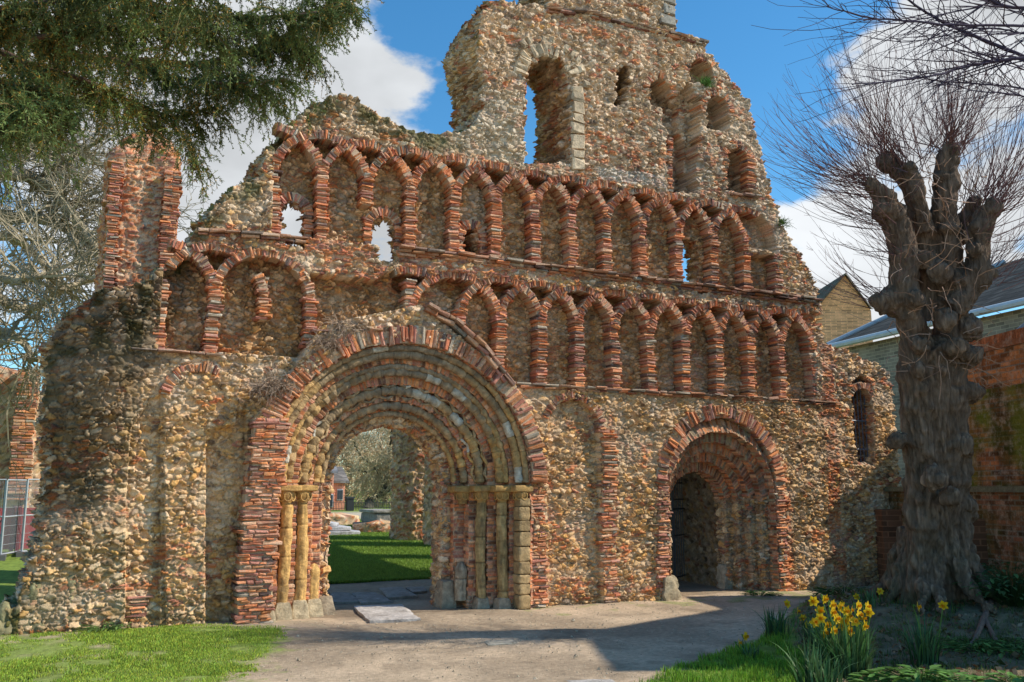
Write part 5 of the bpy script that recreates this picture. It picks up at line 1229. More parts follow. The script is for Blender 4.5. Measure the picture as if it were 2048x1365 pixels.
# ---- the pollard
PD = 13.2
def pollard():
    base = px_pt(1872, 1205, PD); base[2] = float(ground_z(base[0], base[1]))+.02; print('tree base', base, px_pt(1872, 1205, PD))
    root = empty('pollard_tree', tuple(base), 'massive gnarled pollard trunk with burrs and a fan of thin red-brown shoots', 'tree')
    g = np.random.default_rng(800)
    pl = 1/FPX*PD
    strokes = [ # (px, py, half width px, depth offset m)
        [(1874,1235,98,0),(1872,1195,82,0),(1872,1140,66,0),(1876,1060,60,0),(1880,980,60,0),(1876,900,62,0),(1868,820,60,0),(1862,740,58,0),(1850,690,50,-.1)],
        [(1826,1235,30,-.3),(1838,1150,40,-.2),(1846,1000,40,-.1),(1842,880,44,-.1),(1836,780,46,-.1),(1832,700,44,-.1),(1822,640,40,-.1),(1806,585,44,-.1),(1808,530,40,-.1),(1803,480,36,-.1),(1786,430,34,-.15),(1762,392,30,-.2),(1742,368,20,-.2)],
        [(1918,1235,40,-.2),(1912,1120,40,-.1),(1908,1000,40,0),(1906,900,40,0),(1903,800,42,0),(1900,720,44,0),(1898,640,46,.1),(1893,560,46,.1),(1892,480,42,.1),(1890,420,38,.1),(1890,350,30,.1),(1896,304,24,.1)],
        [(1850,640,40,.2),(1852,560,40,.2),(1846,480,36,.2),(1832,420,30,.2),(1815,370,24,.2),(1796,330,19,.2),(1782,312,14,.2)],
        [(1850,460,26,0),(1838,400,24,-.1),(1822,355,22,-.1),(1812,338,19,-.1)],
        [(1900,620,40,-.1),(1935,585,38,-.1),(1955,540,38,-.15),(1958,490,30,-.15),(1965,450,28,-.2),(1978,418,26,-.2)],
        [(1910,480,24,.3),(1928,440,22,.3),(1945,415,20,.3)]]
    burls = [(1790,600,44,.0),(1764,612,20,-.1),(1962,560,34,-.1),(1985,545,16,-.1),(1935,655,36,0),(1938,712,34,-.1),(1955,702,16,-.1),(1940,785,30,0),(1922,890,30,-.1),(1936,905,16,-.1),(1930,1010,28,0),(1940,1030,15,0),(1795,880,22,-.1),(1840,690,26,-.3),(1868,960,26,-.55),(1905,1000,24,-.5),(1845,520,30,-.1),(1880,545,30,-.2),(1950,500,22,-.2),(1838,740,22,-.45),(1742,372,22,-.2),(1772,320,18,.2),(1904,300,22,.1),(1985,415,24,-.2),(1946,410,18,.3),(1816,335,18,-.1),(1830,600,30,-.3),(1890,640,30,-.35),(1915,690,20,-.35)]
    V = []; Qs = []; n0 = 0; ends = []
    for st in strokes:
        P_ = np.array([px_pt(a, b, PD+d_) for a, b, w, d_ in st]); R_ = np.array([w*pl*(.75 if b > 720 else .68) for a, b, w, d_ in st])
        n = len(st)*6; Pp = smooth_path(P_, n); Rr = np.interp(np.linspace(0, len(st)-1, n), np.arange(len(st)), R_)
        v, q = tube_arrays(Pp, Rr, 18); c = len(v); v = np.concatenate([v, [Pp[0]], [Pp[-1]]]); t = []
        V.append(v); Qs.append((q+n0, [[n0+c, n0+(k+1) % 18, n0+k] for k in range(18)]+[[n0+c+1, n0+c-18+k, n0+c-18+(k+1) % 18] for k in range(18)])); n0 += len(v); ends.append((Pp[-1], Pp[-1]-Pp[-4], Rr[-1]))
    for k in range(11):     # root flare
        a = k*2*PI/11+g.uniform(-.2, .2); d = np.array([math.cos(a), math.sin(a), 0]); L_ = g.uniform(.7, 1.1)
        P_ = [base+d*.30+[0, 0, .95], base+d*.5+[0, 0, .45], base+d*.68+[0, 0, .14], base+d*L_+[0, 0, -.12]]; Pp = smooth_path(P_, 14); Rr = np.linspace(.17, .05, 14)
        v, q = tube_arrays(Pp, Rr, 12); c = len(v); v = np.concatenate([v, [Pp[0]], [Pp[-1]]]); V.append(v)
        Qs.append((q+n0, [[n0+c, n0+(k_+1) % 12, n0+k_] for k_ in range(12)]+[[n0+c+1, n0+c-12+k_, n0+c-12+(k_+1) % 12] for k_ in range(12)])); n0 += len(v)
    th_ = np.linspace(0, PI, 9); ph_ = np.arange(14)*2*PI/14
    for (a, b, w, d_) in burls:
        c_ = px_pt(a, b, PD+d_-.05); R_ = w*pl*.8; s_ = np.array([g.uniform(.85, 1.1), g.uniform(.85, 1.1), g.uniform(.8, 1.2)])
        v = np.array([[math.sin(t)*math.cos(p), math.sin(t)*math.sin(p), math.cos(t)] for t in th_ for p in ph_])*R_*s_+c_
        i = np.arange(8)[:, None]*14; j = np.arange(14)[None]; k = (j+1) % 14; q = np.stack([i+j, i+k, i+14+k, i+14+j], -1).reshape(-1, 4)
        V.append(v); Qs.append((q+n0, [])); n0 += len(v)
    me = bpy.data.meshes.new('tmp'); me.from_pydata(np.concatenate(V).tolist(), [], [list(map(int, f)) for q, t in Qs for f in list(q)+list(t)]); 
    ob = bpy.data.objects.new('tmp', me); col.objects.link(ob)
    md = ob.modifiers.new('r', 'REMESH'); md.mode = 'VOXEL'; md.voxel_size = .019
    m2 = ob.modifiers.new('s', 'SMOOTH'); m2.iterations = 3; m2.factor = .6
    dg = bpy.context.evaluated_depsgraph_get(); ev = ob.evaluated_get(dg); em = ev.to_mesh()
    nv = len(em.vertices); co = np.zeros(nv*3, np.float32); em.vertices.foreach_get('co', co); co = co.reshape(-1, 3).astype(float)
    no = np.zeros(nv*3, np.float32); em.vertices.foreach_get('normal', no); no = no.reshape(-1, 3)
    faces = np.zeros(len(em.polygons)*4, np.int32); em.loops.foreach_get('vertex_index', faces) if len(em.loops) == len(faces) else None
    faces = faces.reshape(-1, 4); ev.to_mesh_clear(); bpy.data.objects.remove(ob); bpy.data.meshes.remove(me)
    rid = fbm(co*np.array([1, 1, .22]), .07, 811, 3); rid2 = fbm(co*np.array([1, 1, .35]), .22, 812, 3); lump = fbm(co, .16, 813, 3); low = sstep(4.6-co[:, 2], 0, 2)
    rd = np.abs(rid-.5)*2
    rid3 = np.abs(fbm(co*np.array([1, 1, .16]), .045, 814, 2)-.5)*2
    wart = np.clip(fbm(co, .26, 818, 2)-.55, 0, 1)*.3
    co2 = co+no*((rd-.3)*.075*(.5+.5*low)+(rid3-.3)*.035+(rid2-.5)*.09+(lump-.5)*.07+wart)[:, None]
    base_c = np.array([.33, .225, .155])*(.22+1.3*np.sqrt(rd*rid3+.02))[:, None]*(.55+.9*lump)[:, None]
    smooth_c = np.array([.17, .125, .095])*(.5+.9*lump)[:, None]; k = np.clip((1-low)*.5, 0, 1)[:, None]*(fbm(co, .4, 815, 2) > .42)[:, None]
    c = base_c*(1-k)+smooth_c*k
    algae = (sstep(1.6-co[:, 2], 0, 1.6)*sstep(fbm(co, .4, 816, 2), .45, .6)*.5)[:, None]; c = c*(1-algae)+np.array([.09, .09, .035])*algae
    mk('trunk', co2, faces, c, M_BARKP, root, smooth=True)
    # shoots: long springy whips from every cut head
    heads = [(1742,372,-.2,85,(-1,.25),1.0),(1778,316,.2,62,(-.55,1),1.1),(1816,336,-.1,50,(-.25,1),1.1),(1896,300,.1,75,(.15,1),1.1),(1905,305,.1,35,(.6,.8),1.0),(1984,415,-.2,75,(.8,.8),1.15),(1950,412,.3,40,(.5,.9),1.0),(1770,600,-.1,26,(-1,.05),.75),(1762,440,-.15,44,(-1,.15),.85),(1985,548,-.1,34,(1,.15),.8),(1800,520,-.1,26,(-1,.15),.75),(1960,470,-.2,26,(.9,.4),.9)]
    PP = []; RR = []; CC = []
    mbs = MB()
    for (a, b, d_, n, (dx, dz), ls) in heads:
        o = px_pt(a, b, PD+d_); n = int(n*1.1)
        d = RT*dx+np.array([0, 0, dz]); d = d/np.linalg.norm(d); D0 = d+g.normal(0, .50, (n, 3))+FW*g.normal(0, .5, (n, 1)); D0[:, 2] = np.abs(D0[:, 2])*.9+.03
        P0 = o+g.normal(0, .11, (n, 3)); Ln = g.uniform(.9, 3.0, n)*ls*.74
        br = grow(P0, D0, Ln, 9, g, wig=.055, up=.75); r = np.linspace(1, .25, 9)[None]*g.uniform(.0045, .0085, (n, 1))*(.6+.2*Ln[:, None])
        C = np.array([.16, .085, .08])*g.uniform(.5, 1.6, (n, 1)); v, q, c_ = many_tubes(br, r, C, 3); mbs.add(v, q, c_)
        m = n*2; i = g.integers(0, n, m); j = g.integers(3, 8, m); t = br[i, j]-br[i, j-1]; t /= np.linalg.norm(t, axis=1, keepdims=True)
        b2 = grow(br[i, j], t+g.normal(0, .35, (m, 3)), g.uniform(.12, .5, m)*ls, 5, g, wig=.1, up=.3); v, q, c_ = many_tubes(b2, np.full((m, 5), .0032)*np.linspace(1, .5, 5), np.array([.20, .10, .09])*g.uniform(.6, 1.5, (m, 1)), 3); mbs.add(v, q, c_)
    mbs.build('shoots', M_TWIG, root)
    # short pale epicormic twigs on the trunk face
    mbs = MB(); n = 120; a = g.uniform(1780, 1975, n); b = g.uniform(330, 760, n); P0 = np.array([px_pt(x_, y_, PD-.45) for x_, y_ in zip(a, b)])
    br = grow(P0, g.normal(0, .6, (n, 3))-FW*.5+[0, 0, .1], g.uniform(.15, .7, n), 6, g, wig=.3, up=-.2); v, q, c_ = many_tubes(br, np.full((n, 6), .008)*np.linspace(1, .5, 6), np.array([.36, .22, .15])*g.uniform(.6, 1.4, (n, 1)), 3); mbs.add(v, q, c_); mbs.build('trunk_twigs', M_TWIG, root)
    # surface roots
    for k, pts in enumerate([[(1985, 1175), (1990, 1205), (1970, 1232), (1945, 1252), (1925, 1262)], [(1968, 1232), (1985, 1248), (2000, 1252)]]):
        mb = MB(); p = np.array([[*ground_at(*q_, z=.3), 0] for q_ in pts]); p[:, 2] = ground_z(p[:, 0], p[:, 1])+.04; p[-1, 2] -= .05; v, q = tube_arrays(smooth_path(p, 16), np.linspace(.055-.02*k, .02, 16), 8); mb.add(v+g.normal(0, .006, v.shape), q, (.24, .15, .11)); mb.build('surface_root', M_BARK, root, smooth=True)
pollard()
# ---- bare branches hanging in at the top right
def overhang():
    g = np.random.default_rng(830); B = px_pt(2500, 700, 9.5); B[2] = 0
    root = empty('bare_lime_tree', tuple(B), 'leafless tree whose thin dark branches hang in at the top right corner', 'tree'); mb = MB()
    top = px_pt(2450, 60, 9.0); V, Q = tube_arrays(smooth_path([B-[0, 0, .2], B*.5+top*.5+[.1, 0, 0], top], 20), np.linspace(.3, .14, 20), 12); mb.add(V, Q, (.10, .08, .08)); mb.build('trunk', M_BARK, root, smooth=True)
    lim = [([(2450, 60), (2250, 200), (2048, 110), (1900, 50), (1800, -10), (1720, -60)], .020), ([(2450, 200), (2200, 150), (2048, 120), (1950, 130), (1850, 152), (1700, 165)], .018), ([(2450, 60), (2200, 40), (2048, 50), (1880, 45), (1760, 30), (1660, 3)], .014),
           ([(2450, 60), (2250, -20), (2048, 15), (1930, -30), (1850, -60)], .018), ([(2450, 200), (2200, 230), (2048, 180), (1930, 165), (1880, 160)], .012), ([(2450, 100), (2200, 90), (2048, 70), (1950, 60), (1830, 90), (1690, 68)], .010), ([(2400, 250), (2200, 260), (2048, 195), (1950, 180), (1780, 130)], .010), ([(2450, 60), (2200, -40), (2048, -20), (1950, 10), (1800, 40), (1745, 20)], .011)]
    mb = MB(); tw = MB()
    for pts, r0 in lim:
        dd = 7.5+np.linspace(1.5, 0, len(pts))+np.cumsum(g.normal(0, .15, len(pts))); p = smooth_path([px_pt(a, b, d_) for (a, b), d_ in zip(pts, dd)], 50); p[10:] += np.cumsum(g.normal(0, .0035, (40, 3)), 0)
        rr = np.linspace(r0*1.3, r0*.25, 50); V, Q = tube_arrays(p, rr, 6); mb.add(V, Q, (.055, .045, .075))
        n = 46; i = g.integers(14, 50, n); t = np.gradient(p, axis=0)[i]; t /= np.linalg.norm(t, axis=1, keepdims=True)
        br = grow(p[i], t+g.normal(0, .4, (n, 3)), g.uniform(.2, 1.0, n), 7, g, wig=.1, up=.1); V, Q, C = many_tubes(br, (rr[i]*.5)[:, None]*np.linspace(1, .35, 7)[None]+.0008, np.tile([.06, .045, .07], (n, 1)), 3); tw.add(V, Q, C)
    mb.build('limbs', M_TWIG, root); tw.build('twigs', M_TWIG, root)
overhang()
# ---- the yew hanging in from the left
def yew():
    g = np.random.default_rng(850); B = np.array([-7.5, 5.5, 0.0])
    root = empty('yew_tree', tuple(B), 'dark green yew whose drooping sprays fill the top left corner', 'tree')
    mb = MB(); V, Q = tube_arrays(smooth_path([B-[0, 0, .2], B+[.1, .1, 2.5], B+[.5, .3, 5.2], B+[.6, .4, 8]], 24), np.linspace(.42, .2, 24), 14); mb.add(V+g.normal(0, .02, V.shape), Q, (.20, .11, .07)); mb.build('trunk', M_BARK, root, smooth=True)
    mb = MB(); P0 = []; D0 = []; W = []
    lim = [([(-420, 60), (-100, 30), (60, 80), (160, 112), (280, 122), (400, 128), (500, 100), (590, 62), (670, 5)], .05, 7.0), ([(-420, 60), (-60, 90), (60, 130), (150, 155), (230, 190), (290, 215), (350, 235), (420, 215)], .032, 6.3),
           ([(-420, -40), (0, -60), (150, -20), (300, 10), (430, 30), (540, 35), (640, 25)], .035, 7.4), ([(-420, -100), (0, -130), (200, -100), (380, -70), (520, -60), (640, -70)], .035, 7.0), ([(-420, 100), (-100, 140), (0, 165), (70, 185), (120, 200)], .03, 5.8),
           ([(230, 120), (330, 150), (430, 165), (510, 165), (560, 160)], .014, 6.8), ([(60, 80), (150, 60), (240, 55), (330, 60), (420, 70)], .02, 6.2), ([(400, 128), (460, 150), (505, 165), (525, 180)], .010, 7.0), ([(500, 60), (550, 75), (600, 90), (630, 112)], .010, 7.1), ([(350, 255), (372, 278), (380, 305)], .008, 6.3),
           ([(-300, 150), (-80, 190), (0, 215), (50, 215)], .02, 5.5), ([(-100, 30), (100, 5), (260, -20), (400, -10)], .02, 6.0), ([(600, -60), (650, -20), (690, 10)], .012, 7.2), ([(-420, 0), (-60, 10), (40, 30), (110, 40), (200, 20)], .03, 5.6)]
    for pts, r0, dist in lim:
        dd = dist+np.cumsum(g.normal(0, .18, len(pts))); p = smooth_path([px_pt(a, b, d_) for (a, b), d_ in zip(pts, dd)], 60)
        rr = np.linspace(r0, r0*.25, 60); V, Q = tube_arrays(p, rr, 7); mb.add(V+g.normal(0, .002, V.shape), Q, (.15, .09, .06))
        ln = np.linalg.norm(np.diff(p, axis=0), axis=1).sum(); n = int(ln*62); i = g.integers(4, 60, n); t = np.gradient(p, axis=0)[i]; t /= np.linalg.norm(t, axis=1, keepdims=True)
        P0.append(p[i]); D0.append(t*.55+g.normal(0, .5, (n, 3))*[1, 1, .5]+[0, 0, .05]); W.append(np.full(n, 1.0))
    mb.build('limbs', M_BARK, root, smooth=True)
    P0, D0 = np.concatenate(P0), np.concatenate(D0); L0 = g.uniform(.10, .40, len(P0))*np.where(g.random(len(P0)) < .12, 1.5, 1)
    br = grow(P0, D0, L0, 9, g, wig=.12, up=-1.9); tw = MB(); V, Q, C = many_tubes(br, np.full((len(br), 9), .004)*np.linspace(1.2, .4, 9), np.tile([.16, .12, .05], (len(br), 1)), 3); tw.add(V, Q, C)
    m = len(br)*5; i = g.integers(0, len(br), m); j = g.integers(1, 9, m); t = br[i, -1]-br[i, 0]; t /= np.linalg.norm(t, axis=1, keepdims=True)
    b2 = grow(br[i, j], t*.5+g.normal(0, .5, (m, 3)), g.uniform(.06, .2, m), 5, g, wig=.1, up=-1.3); V, Q, C = many_tubes(b2, np.full((m, 5), .002)*np.ones(5), np.tile([.16, .16, .05], (m, 1)), 3); tw.add(V, Q, C)
    tw.build('twigs', M_TWIG, root)
    # needles along every twig
    def needles(paths, per, seed, colr, ln=.028, wd=.0085):
        g2 = np.random.default_rng(seed); n, k, _ = paths.shape; N = n*per; a = np.repeat(np.arange(n), per); f = g2.random(N)*(k-1.001)*.95+.05; i0 = f.astype(int); fr = (f-i0)[:, None]
        p = paths[a, i0]*(1-fr)+paths[a, i0+1]*fr; t = paths[a, i0+1]-paths[a, i0]; t /= np.maximum(np.linalg.norm(t, axis=1, keepdims=True), 1e-6)
        r = g2.normal(0, 1, (N, 3)); r -= t*(r*t).sum(1, keepdims=True); r /= np.linalg.norm(r, axis=1, keepdims=True); d = t*.75+r*.75; d /= np.linalg.norm(d, axis=1, keepdims=True); s = np.cross(d, g2.normal(0, 1, (N, 3))); s /= np.linalg.norm(s, axis=1, keepdims=True)
        l_ = ln*g2.uniform(.6, 1.25, (N, 1)); w_ = wd*g2.uniform(.7, 1.3, (N, 1)); V = np.stack([p, p+d*l_*.5+s*w_/2, p+d*l_, p+d*l_*.5-s*w_/2], 1)
        # clumps of lighter, yellow-tipped growth
        q = vnoise(p, .22, 861)[:, None]; q2 = vnoise(p, .55, 862)[:, None]; tip = (g2.random((N, 1)) < .22*sstep(q2, .45, .7)+.03)
        C = np.array(colr)*(.3+1.9*q)*g2.uniform(.65, 1.35, (N, 1)); C = np.where(tip, np.array([.42, .24, .035])*g2.uniform(.5, 1.2, (N, 1)), C)
        return V.reshape(-1, 3), np.arange(N*4).reshape(-1, 4), np.repeat(C, 4, 0)
    mb = MB(); V, Q, C = needles(b2, 17, 871, (.095, .13, .035)); mb.add(V, Q, C); V, Q, C = needles(br, 34, 872, (.075, .11, .03)); mb.add(V, Q, C); print('needles', len(Q)*1)
    o = mb.build('foliage', M_NEEDLE, root); o['kind'] = 'stuff'
yew()

# ------------------------------------------------------------------ bed plants
def on_ground(px, py):
    z = 0.0
    for _ in range(12): x, y = ground_at(px, py, z); z = .5*z+.5*float(ground_z(x, y))
    return x, y
def leaf_strap(mb, base, az, h, w, bend, c, g, seg=6, twist=0):
    t = np.linspace(0, 1, seg); d = np.array([math.cos(az), math.sin(az), 0]); P_ = base+d*(bend*t**2)[:, None]*h+np.array([0, 0, 1])*(h*(t-.35*bend*t**3))[:, None]
    s = np.array([-d[1], d[0], 0])*w/2; wv = (np.clip(1.1-t**3, .05, 1))[:, None]; V = np.concatenate([P_-s*wv, P_+s*wv]); q = [[i, i+1, seg+i+1, seg+i] for i in range(seg-1)]
    mb.add(V, q, np.concatenate([np.array(c)*(.55+.5*t)[:, None]]*2))
YEL = np.array([.85, .58, .02]); ORG = np.array([.85, .42, .01])
def flower(P_, face, size, parent, base, g):
    """daffodil: stem part, six petals part with the trumpet as its sub-part"""
    face = face/np.linalg.norm(face); X = np.cross(face, [0, 0, 1]); X /= np.linalg.norm(X); Z = np.cross(X, face)
    mb = MB(); sp = smooth_path([base, base*.4+P_*.6+[g.normal(0, .015), g.normal(0, .015), 0], P_-face*.05+[0, 0, .012], P_-face*.02], 12); V, Q = tube_arrays(sp, np.full(12, .006), 5); mb.add(V, Q, (.13, .26, .05)); mb.build('stem', M_LEAF, parent)
    mb = MB(); off = g.uniform(0, 1)
    for k in range(6):
        a = k*PI/3+off+g.normal(0, .06); u_ = X*math.cos(a)+Z*math.sin(a); v_ = -X*math.sin(a)+Z*math.cos(a); L_ = size*g.uniform(.9, 1.1); w = size*.36; fw = g.uniform(-.05, .25)
        pts = [P_, P_+u_*L_*.35-v_*w+face*fw*L_*.2, P_+u_*L_*.7-v_*w*.75+face*fw*L_*.5, P_+u_*L_+face*fw*L_*.6, P_+u_*L_*.7+v_*w*.75+face*fw*L_*.5, P_+u_*L_*.35+v_*w+face*fw*L_*.2, P_+u_*L_*.5+face*(fw*L_*.3-.06*L_)]
        mb.add(pts, None, YEL*g.uniform(.85, 1.1), [[0, 1, 6], [1, 2, 6], [2, 3, 6], [3, 4, 6], [4, 5, 6], [5, 0, 6]])
    pe = mb.build('petals', M_PETAL, parent)
    mb = MB(); ns = 12; ph = np.arange(ns)*2*PI/ns; V = []
    for (r_, z_) in ((.16, 0), (.22, .12), (.24, .35), (.30, .52), (.36, .56), (.28, .5), (.18, .2), (.02, .1)):
        rr = r_*size*(1+.12*np.sin(ph*6)*(z_ > .4)); V.append(P_+face*z_*size+X*(rr*np.cos(ph))[:, None]+Z*(rr*np.sin(ph))[:, None])
    i = np.arange(7)[:, None]*ns; j = np.arange(ns)[None]; k = (j+1) % ns; mb.add(np.concatenate(V), np.stack([i+j, i+k, i+ns+k, i+ns+j], -1).reshape(-1, 4), ORG)
    tr = mb.build('trumpet', M_PETAL, parent, smooth=True); tr.parent = pe; tr.location = (0, 0, 0)
M_PETAL = mat_vcol('petal', rough=.55, bump=0, vary=.1, spec=.3, transl=.35)
FL = [(1575,1208),(1627,1203),(1650,1198),(1665,1210),(1666,1225),(1641,1237),(1674,1238),(1692,1222),(1703,1220),(1719,1231),(1727,1237),(1738,1225),(1748,1227),(1766,1218),(1753,1258),(1615,1251),(1836,1214),(1886,1211),(1491,1273),(1478,1286),(1760,1183),(1713,1194),(1684,1205),(1698,1232),(1595,1222),(1710,1244),(1655,1250),(1640,1222),(1630,1245),(1685,1252),(1730,1252),(1700,1262),(1668,1262),(1745,1240),(1716,1212),(1650,1266),(1605,1236),(1682,1214),(1735,1214),(1690,1243)]
CL = [ # base px, half width px, leaf count, mean height m, label
    ((1690, 1352), 66, 300, .60, 'large daffodil clump crowded with yellow flowers in the middle of the bed'), ((1850, 1330), 36, 90, .56, 'daffodil clump with two flowers, right of the big one in front of the roots'),
    ((1556, 1272), 34, 60, .42, 'shaded daffodil clump with one flower at the path edge'), ((1618, 1385), 34, 46, .55, 'flowerless clump of dark daffodil leaves at the bottom edge'), ((1500, 1318), 26, 24, .22, 'thin low daffodil clump with two small flowers on the grass verge'),
    ((1750, 1212), 34, 34, .28, 'distant small daffodil clump close to the boundary wall'), ((1645, 1300), 50, 120, .46, 'daffodil clump behind the big one, toward the path'), ((1655, 1392), 40, 60, .42, 'low arching daffodil leaves in front of the big clump')]
cls = []
for k, (b, hw, nl, h, lb) in enumerate(CL):
    g = np.random.default_rng(900+k); x, y = on_ground(*b); z = float(ground_z(x, y)); ro = empty('daffodil_clump', (x, y, z), lb, 'daffodils'); sc_px = math.hypot(x, y)/1824; mb = MB()
    for q in range(nl):
        a = g.uniform(0, 2*PI); r_ = math.sqrt(g.random())*hw*sc_px*.75; bp = np.array([x+r_*math.cos(a), y+r_*math.sin(a)*.8, z-.02]); oa = a+g.normal(0, .7)
        leaf_strap(mb, bp, oa, h*g.uniform(.6, 1.12), .020*g.uniform(.7, 1.3), abs(g.normal(.28, .22)), np.array([.07, .17, .06])*g.uniform(.55, 1.7)*np.array([g.uniform(.9, 1.5), 1, g.uniform(.8, 1.3)]), g, seg=7)
    mb.build('leaves', M_LEAF, ro); cls.append((b, ro, np.array([x, y, z]), hw*sc_px))
g = np.random.default_rng(950)
for (px, py) in FL:
    best = min(range(len(cls)), key=lambda k: abs(cls[k][0][0]-px)+(0 if k in (0, 1, 2, 4, 5, 6) else 500)+(40 if k == 5 and py > 1200 else 0)+(60 if k == 6 else 0))
    if (px, py) in ((1684,1205),(1713,1194),(1760,1183)): best = 5
    b, ro, c_, hw_ = cls[best]; dd = (c_-EYE)@FW+g.uniform(-.3, .3)*hw_*2; P_ = px_pt(px, py, dd)
    bs = c_+np.array([(P_-c_)[0]*.5, (P_-c_)[1]*.5, -.02]); fc = -FW*.6+RT*g.normal(.1, .6)+np.array([0, 0, g.uniform(-.15, .3)])+np.array([.3, -.1, 0])
    flower(P_, fc, .062 if best not in (5,) else .055, ro, bs, g)
def leafy(name, label, px, py, n, r, h, ls, colr, seed, cat='plant', group=None):
    g = np.random.default_rng(seed); x, y = on_ground(px, py); z = float(ground_z(x, y)); mb = MB(); st = MB(); ro = empty(name, (x, y, z), label, cat, group)
    for q in range(n):
        a = g.uniform(0, 2*PI); rr = math.sqrt(g.random())*r; hh_ = h*(1-.5*rr/r)*g.uniform(.5, 1.1); tip = np.array([x+rr*math.cos(a), y+rr*math.sin(a), z+hh_])
        V, Q = tube_arrays(smooth_path([np.array([x+rr*.3*math.cos(a), y+rr*.3*math.sin(a), z]), tip*.6+np.array([x, y, z+hh_*.5])*.4, tip], 5), np.full(5, .004), 3); st.add(V, Q, np.array(colr)*.7)
        oa = a+g.normal(0, .8); d = np.array([math.cos(oa), math.sin(oa), g.uniform(-.5, .3)]); s_ = np.cross(d, [0, 0, 1]); s_ /= np.linalg.norm(s_); L_ = ls*g.uniform(.6, 1.2); nn_ = np.cross(s_, d)
        pts = [tip, tip+d*L_*.3+s_*L_*.26+nn_*.03*L_, tip+d*L_*.65+s_*L_*.2, tip+d*L_-nn_*L_*.1, tip+d*L_*.65-s_*L_*.2, tip+d*L_*.3-s_*L_*.26+nn_*.03*L_, tip+d*L_*.5-nn_*.06*L_]
        mb.add(pts, None, np.array(colr)*g.uniform(.6, 1.5), [[0, 1, 6], [1, 2, 6], [2, 3, 6], [3, 4, 6], [4, 5, 6], [5, 0, 6]])
    mb.build('leaves', M_LEAF, ro); st.build('stems', M_LEAF, ro)
leafy('broad_leaved_plant', 'broad-leaved green plant at the bottom edge below the two-flowered daffodils', 1845, 1385, 240, .62, .22, .16, (.12, .25, .05), 961)
leafy('broad_leaved_plant', 'small broad-leaved green plant at the bottom right corner', 2040, 1385, 90, .3, .2, .13, (.12, .24, .05), 962)
leafy('bramble_bush', 'dark low bramble growth against the boundary wall right of the trunk', 2025, 1210, 420, .9, .65, .10, (.07, .14, .04), 963)
leafy('broad_leaved_plant', 'low green weeds beside the two-flowered daffodil clump', 1945, 1300, 160, .55, .14, .10, (.13, .23, .05), 964)
leafy('broad_leaved_plant', 'low weeds growing against the wall at the foot of the right end', 1690, 1196, 140, .6, .25, .09, (.09, .17, .04), 965)
leafy('ground_ivy', 'sprawling low green weeds at the right edge of the bed', 2030, 1300, 200, .7, .12, .09, (.12, .20, .05), 966)
leafy('wall_foot_weeds', 'small green weeds at the foot of the left wall corner', 205, 1262, 90, .35, .12, .06, (.16, .25, .06), 967)
leafy('wall_foot_weeds', 'green ferny weeds inside the small doorway at its right foot', 1520, 1192, 90, .4, .1, .06, (.08, .16, .04), 968)
# dead grass hanging on the wall, and the little green plant on the sill
def tuft(px, py, Yv, n, L_, seed, label, colr=(.36, .26, .19), name='dead_grass_tuft', dn=-1.2):
    g = np.random.default_rng(seed); c_ = at(px, py, Yv); o = np.array([c_[0], Yv, c_[1]]); P0 = o+g.normal(0, 1, (n, 3))*[L_*.35, .04, .03]; D0 = g.normal(0, .7, (n, 3))+[-.2, -.6, .5]
    br = grow(P0, D0, g.uniform(.4, 1.1, n)*L_, 8, g, wig=.28, up=dn); V, Q, C = many_tubes(br, np.full((n, 8), .0045)*np.linspace(1.2, .4, 8), np.array(colr)*g.uniform(.5, 1.4, (n, 1)), 3); tag(mk(name, V, Q, C, M_TWIG), label, 'plant')
tuft(545, 775, D-.25, 260, .42, 971, 'thick tuft of dead grass hanging left of the portal arch')
tuft(660, 688, D-.22, 150, .34, 972, 'dead grass tuft lying on top of the brick portal arch')
tuft(690, 655, D-.12, 130, .42, 973, 'dead grass along the ledge above the portal arch')
tuft(1412, 168, D-.05, 160, .2, 974, 'small green plant rooted in an upper wall hollow', (.14, .28, .07), 'wall_plant', .2)
tuft(1565, 448, D-.05, 90, .2, 975, 'small green plant on the broken right edge of the front', (.12, .20, .06), 'wall_plant', .2)
# ------------------------------------------------------------------ light, sky, view
from mathutils import Vector
sd = bpy.data.lights.new('sun', 'SUN'); sd.energy = 5.0; sd.angle = math.radians(.5); sd.color = (1, .93, .80)
so = bpy.data.objects.new('sun', sd); col.objects.link(so); so.location = (20, -10, 30)
so.rotation_euler = Vector(tuple(sv)).to_track_quat('Z', 'Y').to_euler()
w = bpy.data.worlds.new('World'); sc.world = w; w.use_nodes = True; nt = w.node_tree; N = nt.nodes; Lk = nt.links
bg = N['Background']; bg.inputs['Strength'].default_value = .14
sky = N.new('ShaderNodeTexSky'); sky.sky_type = 'NISHITA'; sky.sun_disc = False
sky.sun_elevation = math.radians(EL); sky.sun_rotation = math.atan2(sv[0], sv[1]); sky.air_density = 1.0; sky.dust_density = .2; sky.ozone_density = 2
tc = N.new('ShaderNodeTexCoord')
def vm(op, a, b=None):
    n = N.new('ShaderNodeVectorMath'); n.operation = op
    if isinstance(a, (tuple, list)): n.inputs[0].default_value = a
    else: Lk.new(a, n.inputs[0])
    if b is not None:
        if isinstance(b, (tuple, list)): n.inputs[1].default_value = b
        else: Lk.new(b, n.inputs[1])
    return n
def ma(op, a, b, c=None):
    n = N.new('ShaderNodeMath'); n.operation = op
    for i, x in enumerate((a, b, c)):
        if x is None: continue
        if isinstance(x, (int, float)): n.inputs[i].default_value = x
        else: Lk.new(x, n.inputs[i])
    return n.outputs[0]
dirv = tc.outputs['Generated']
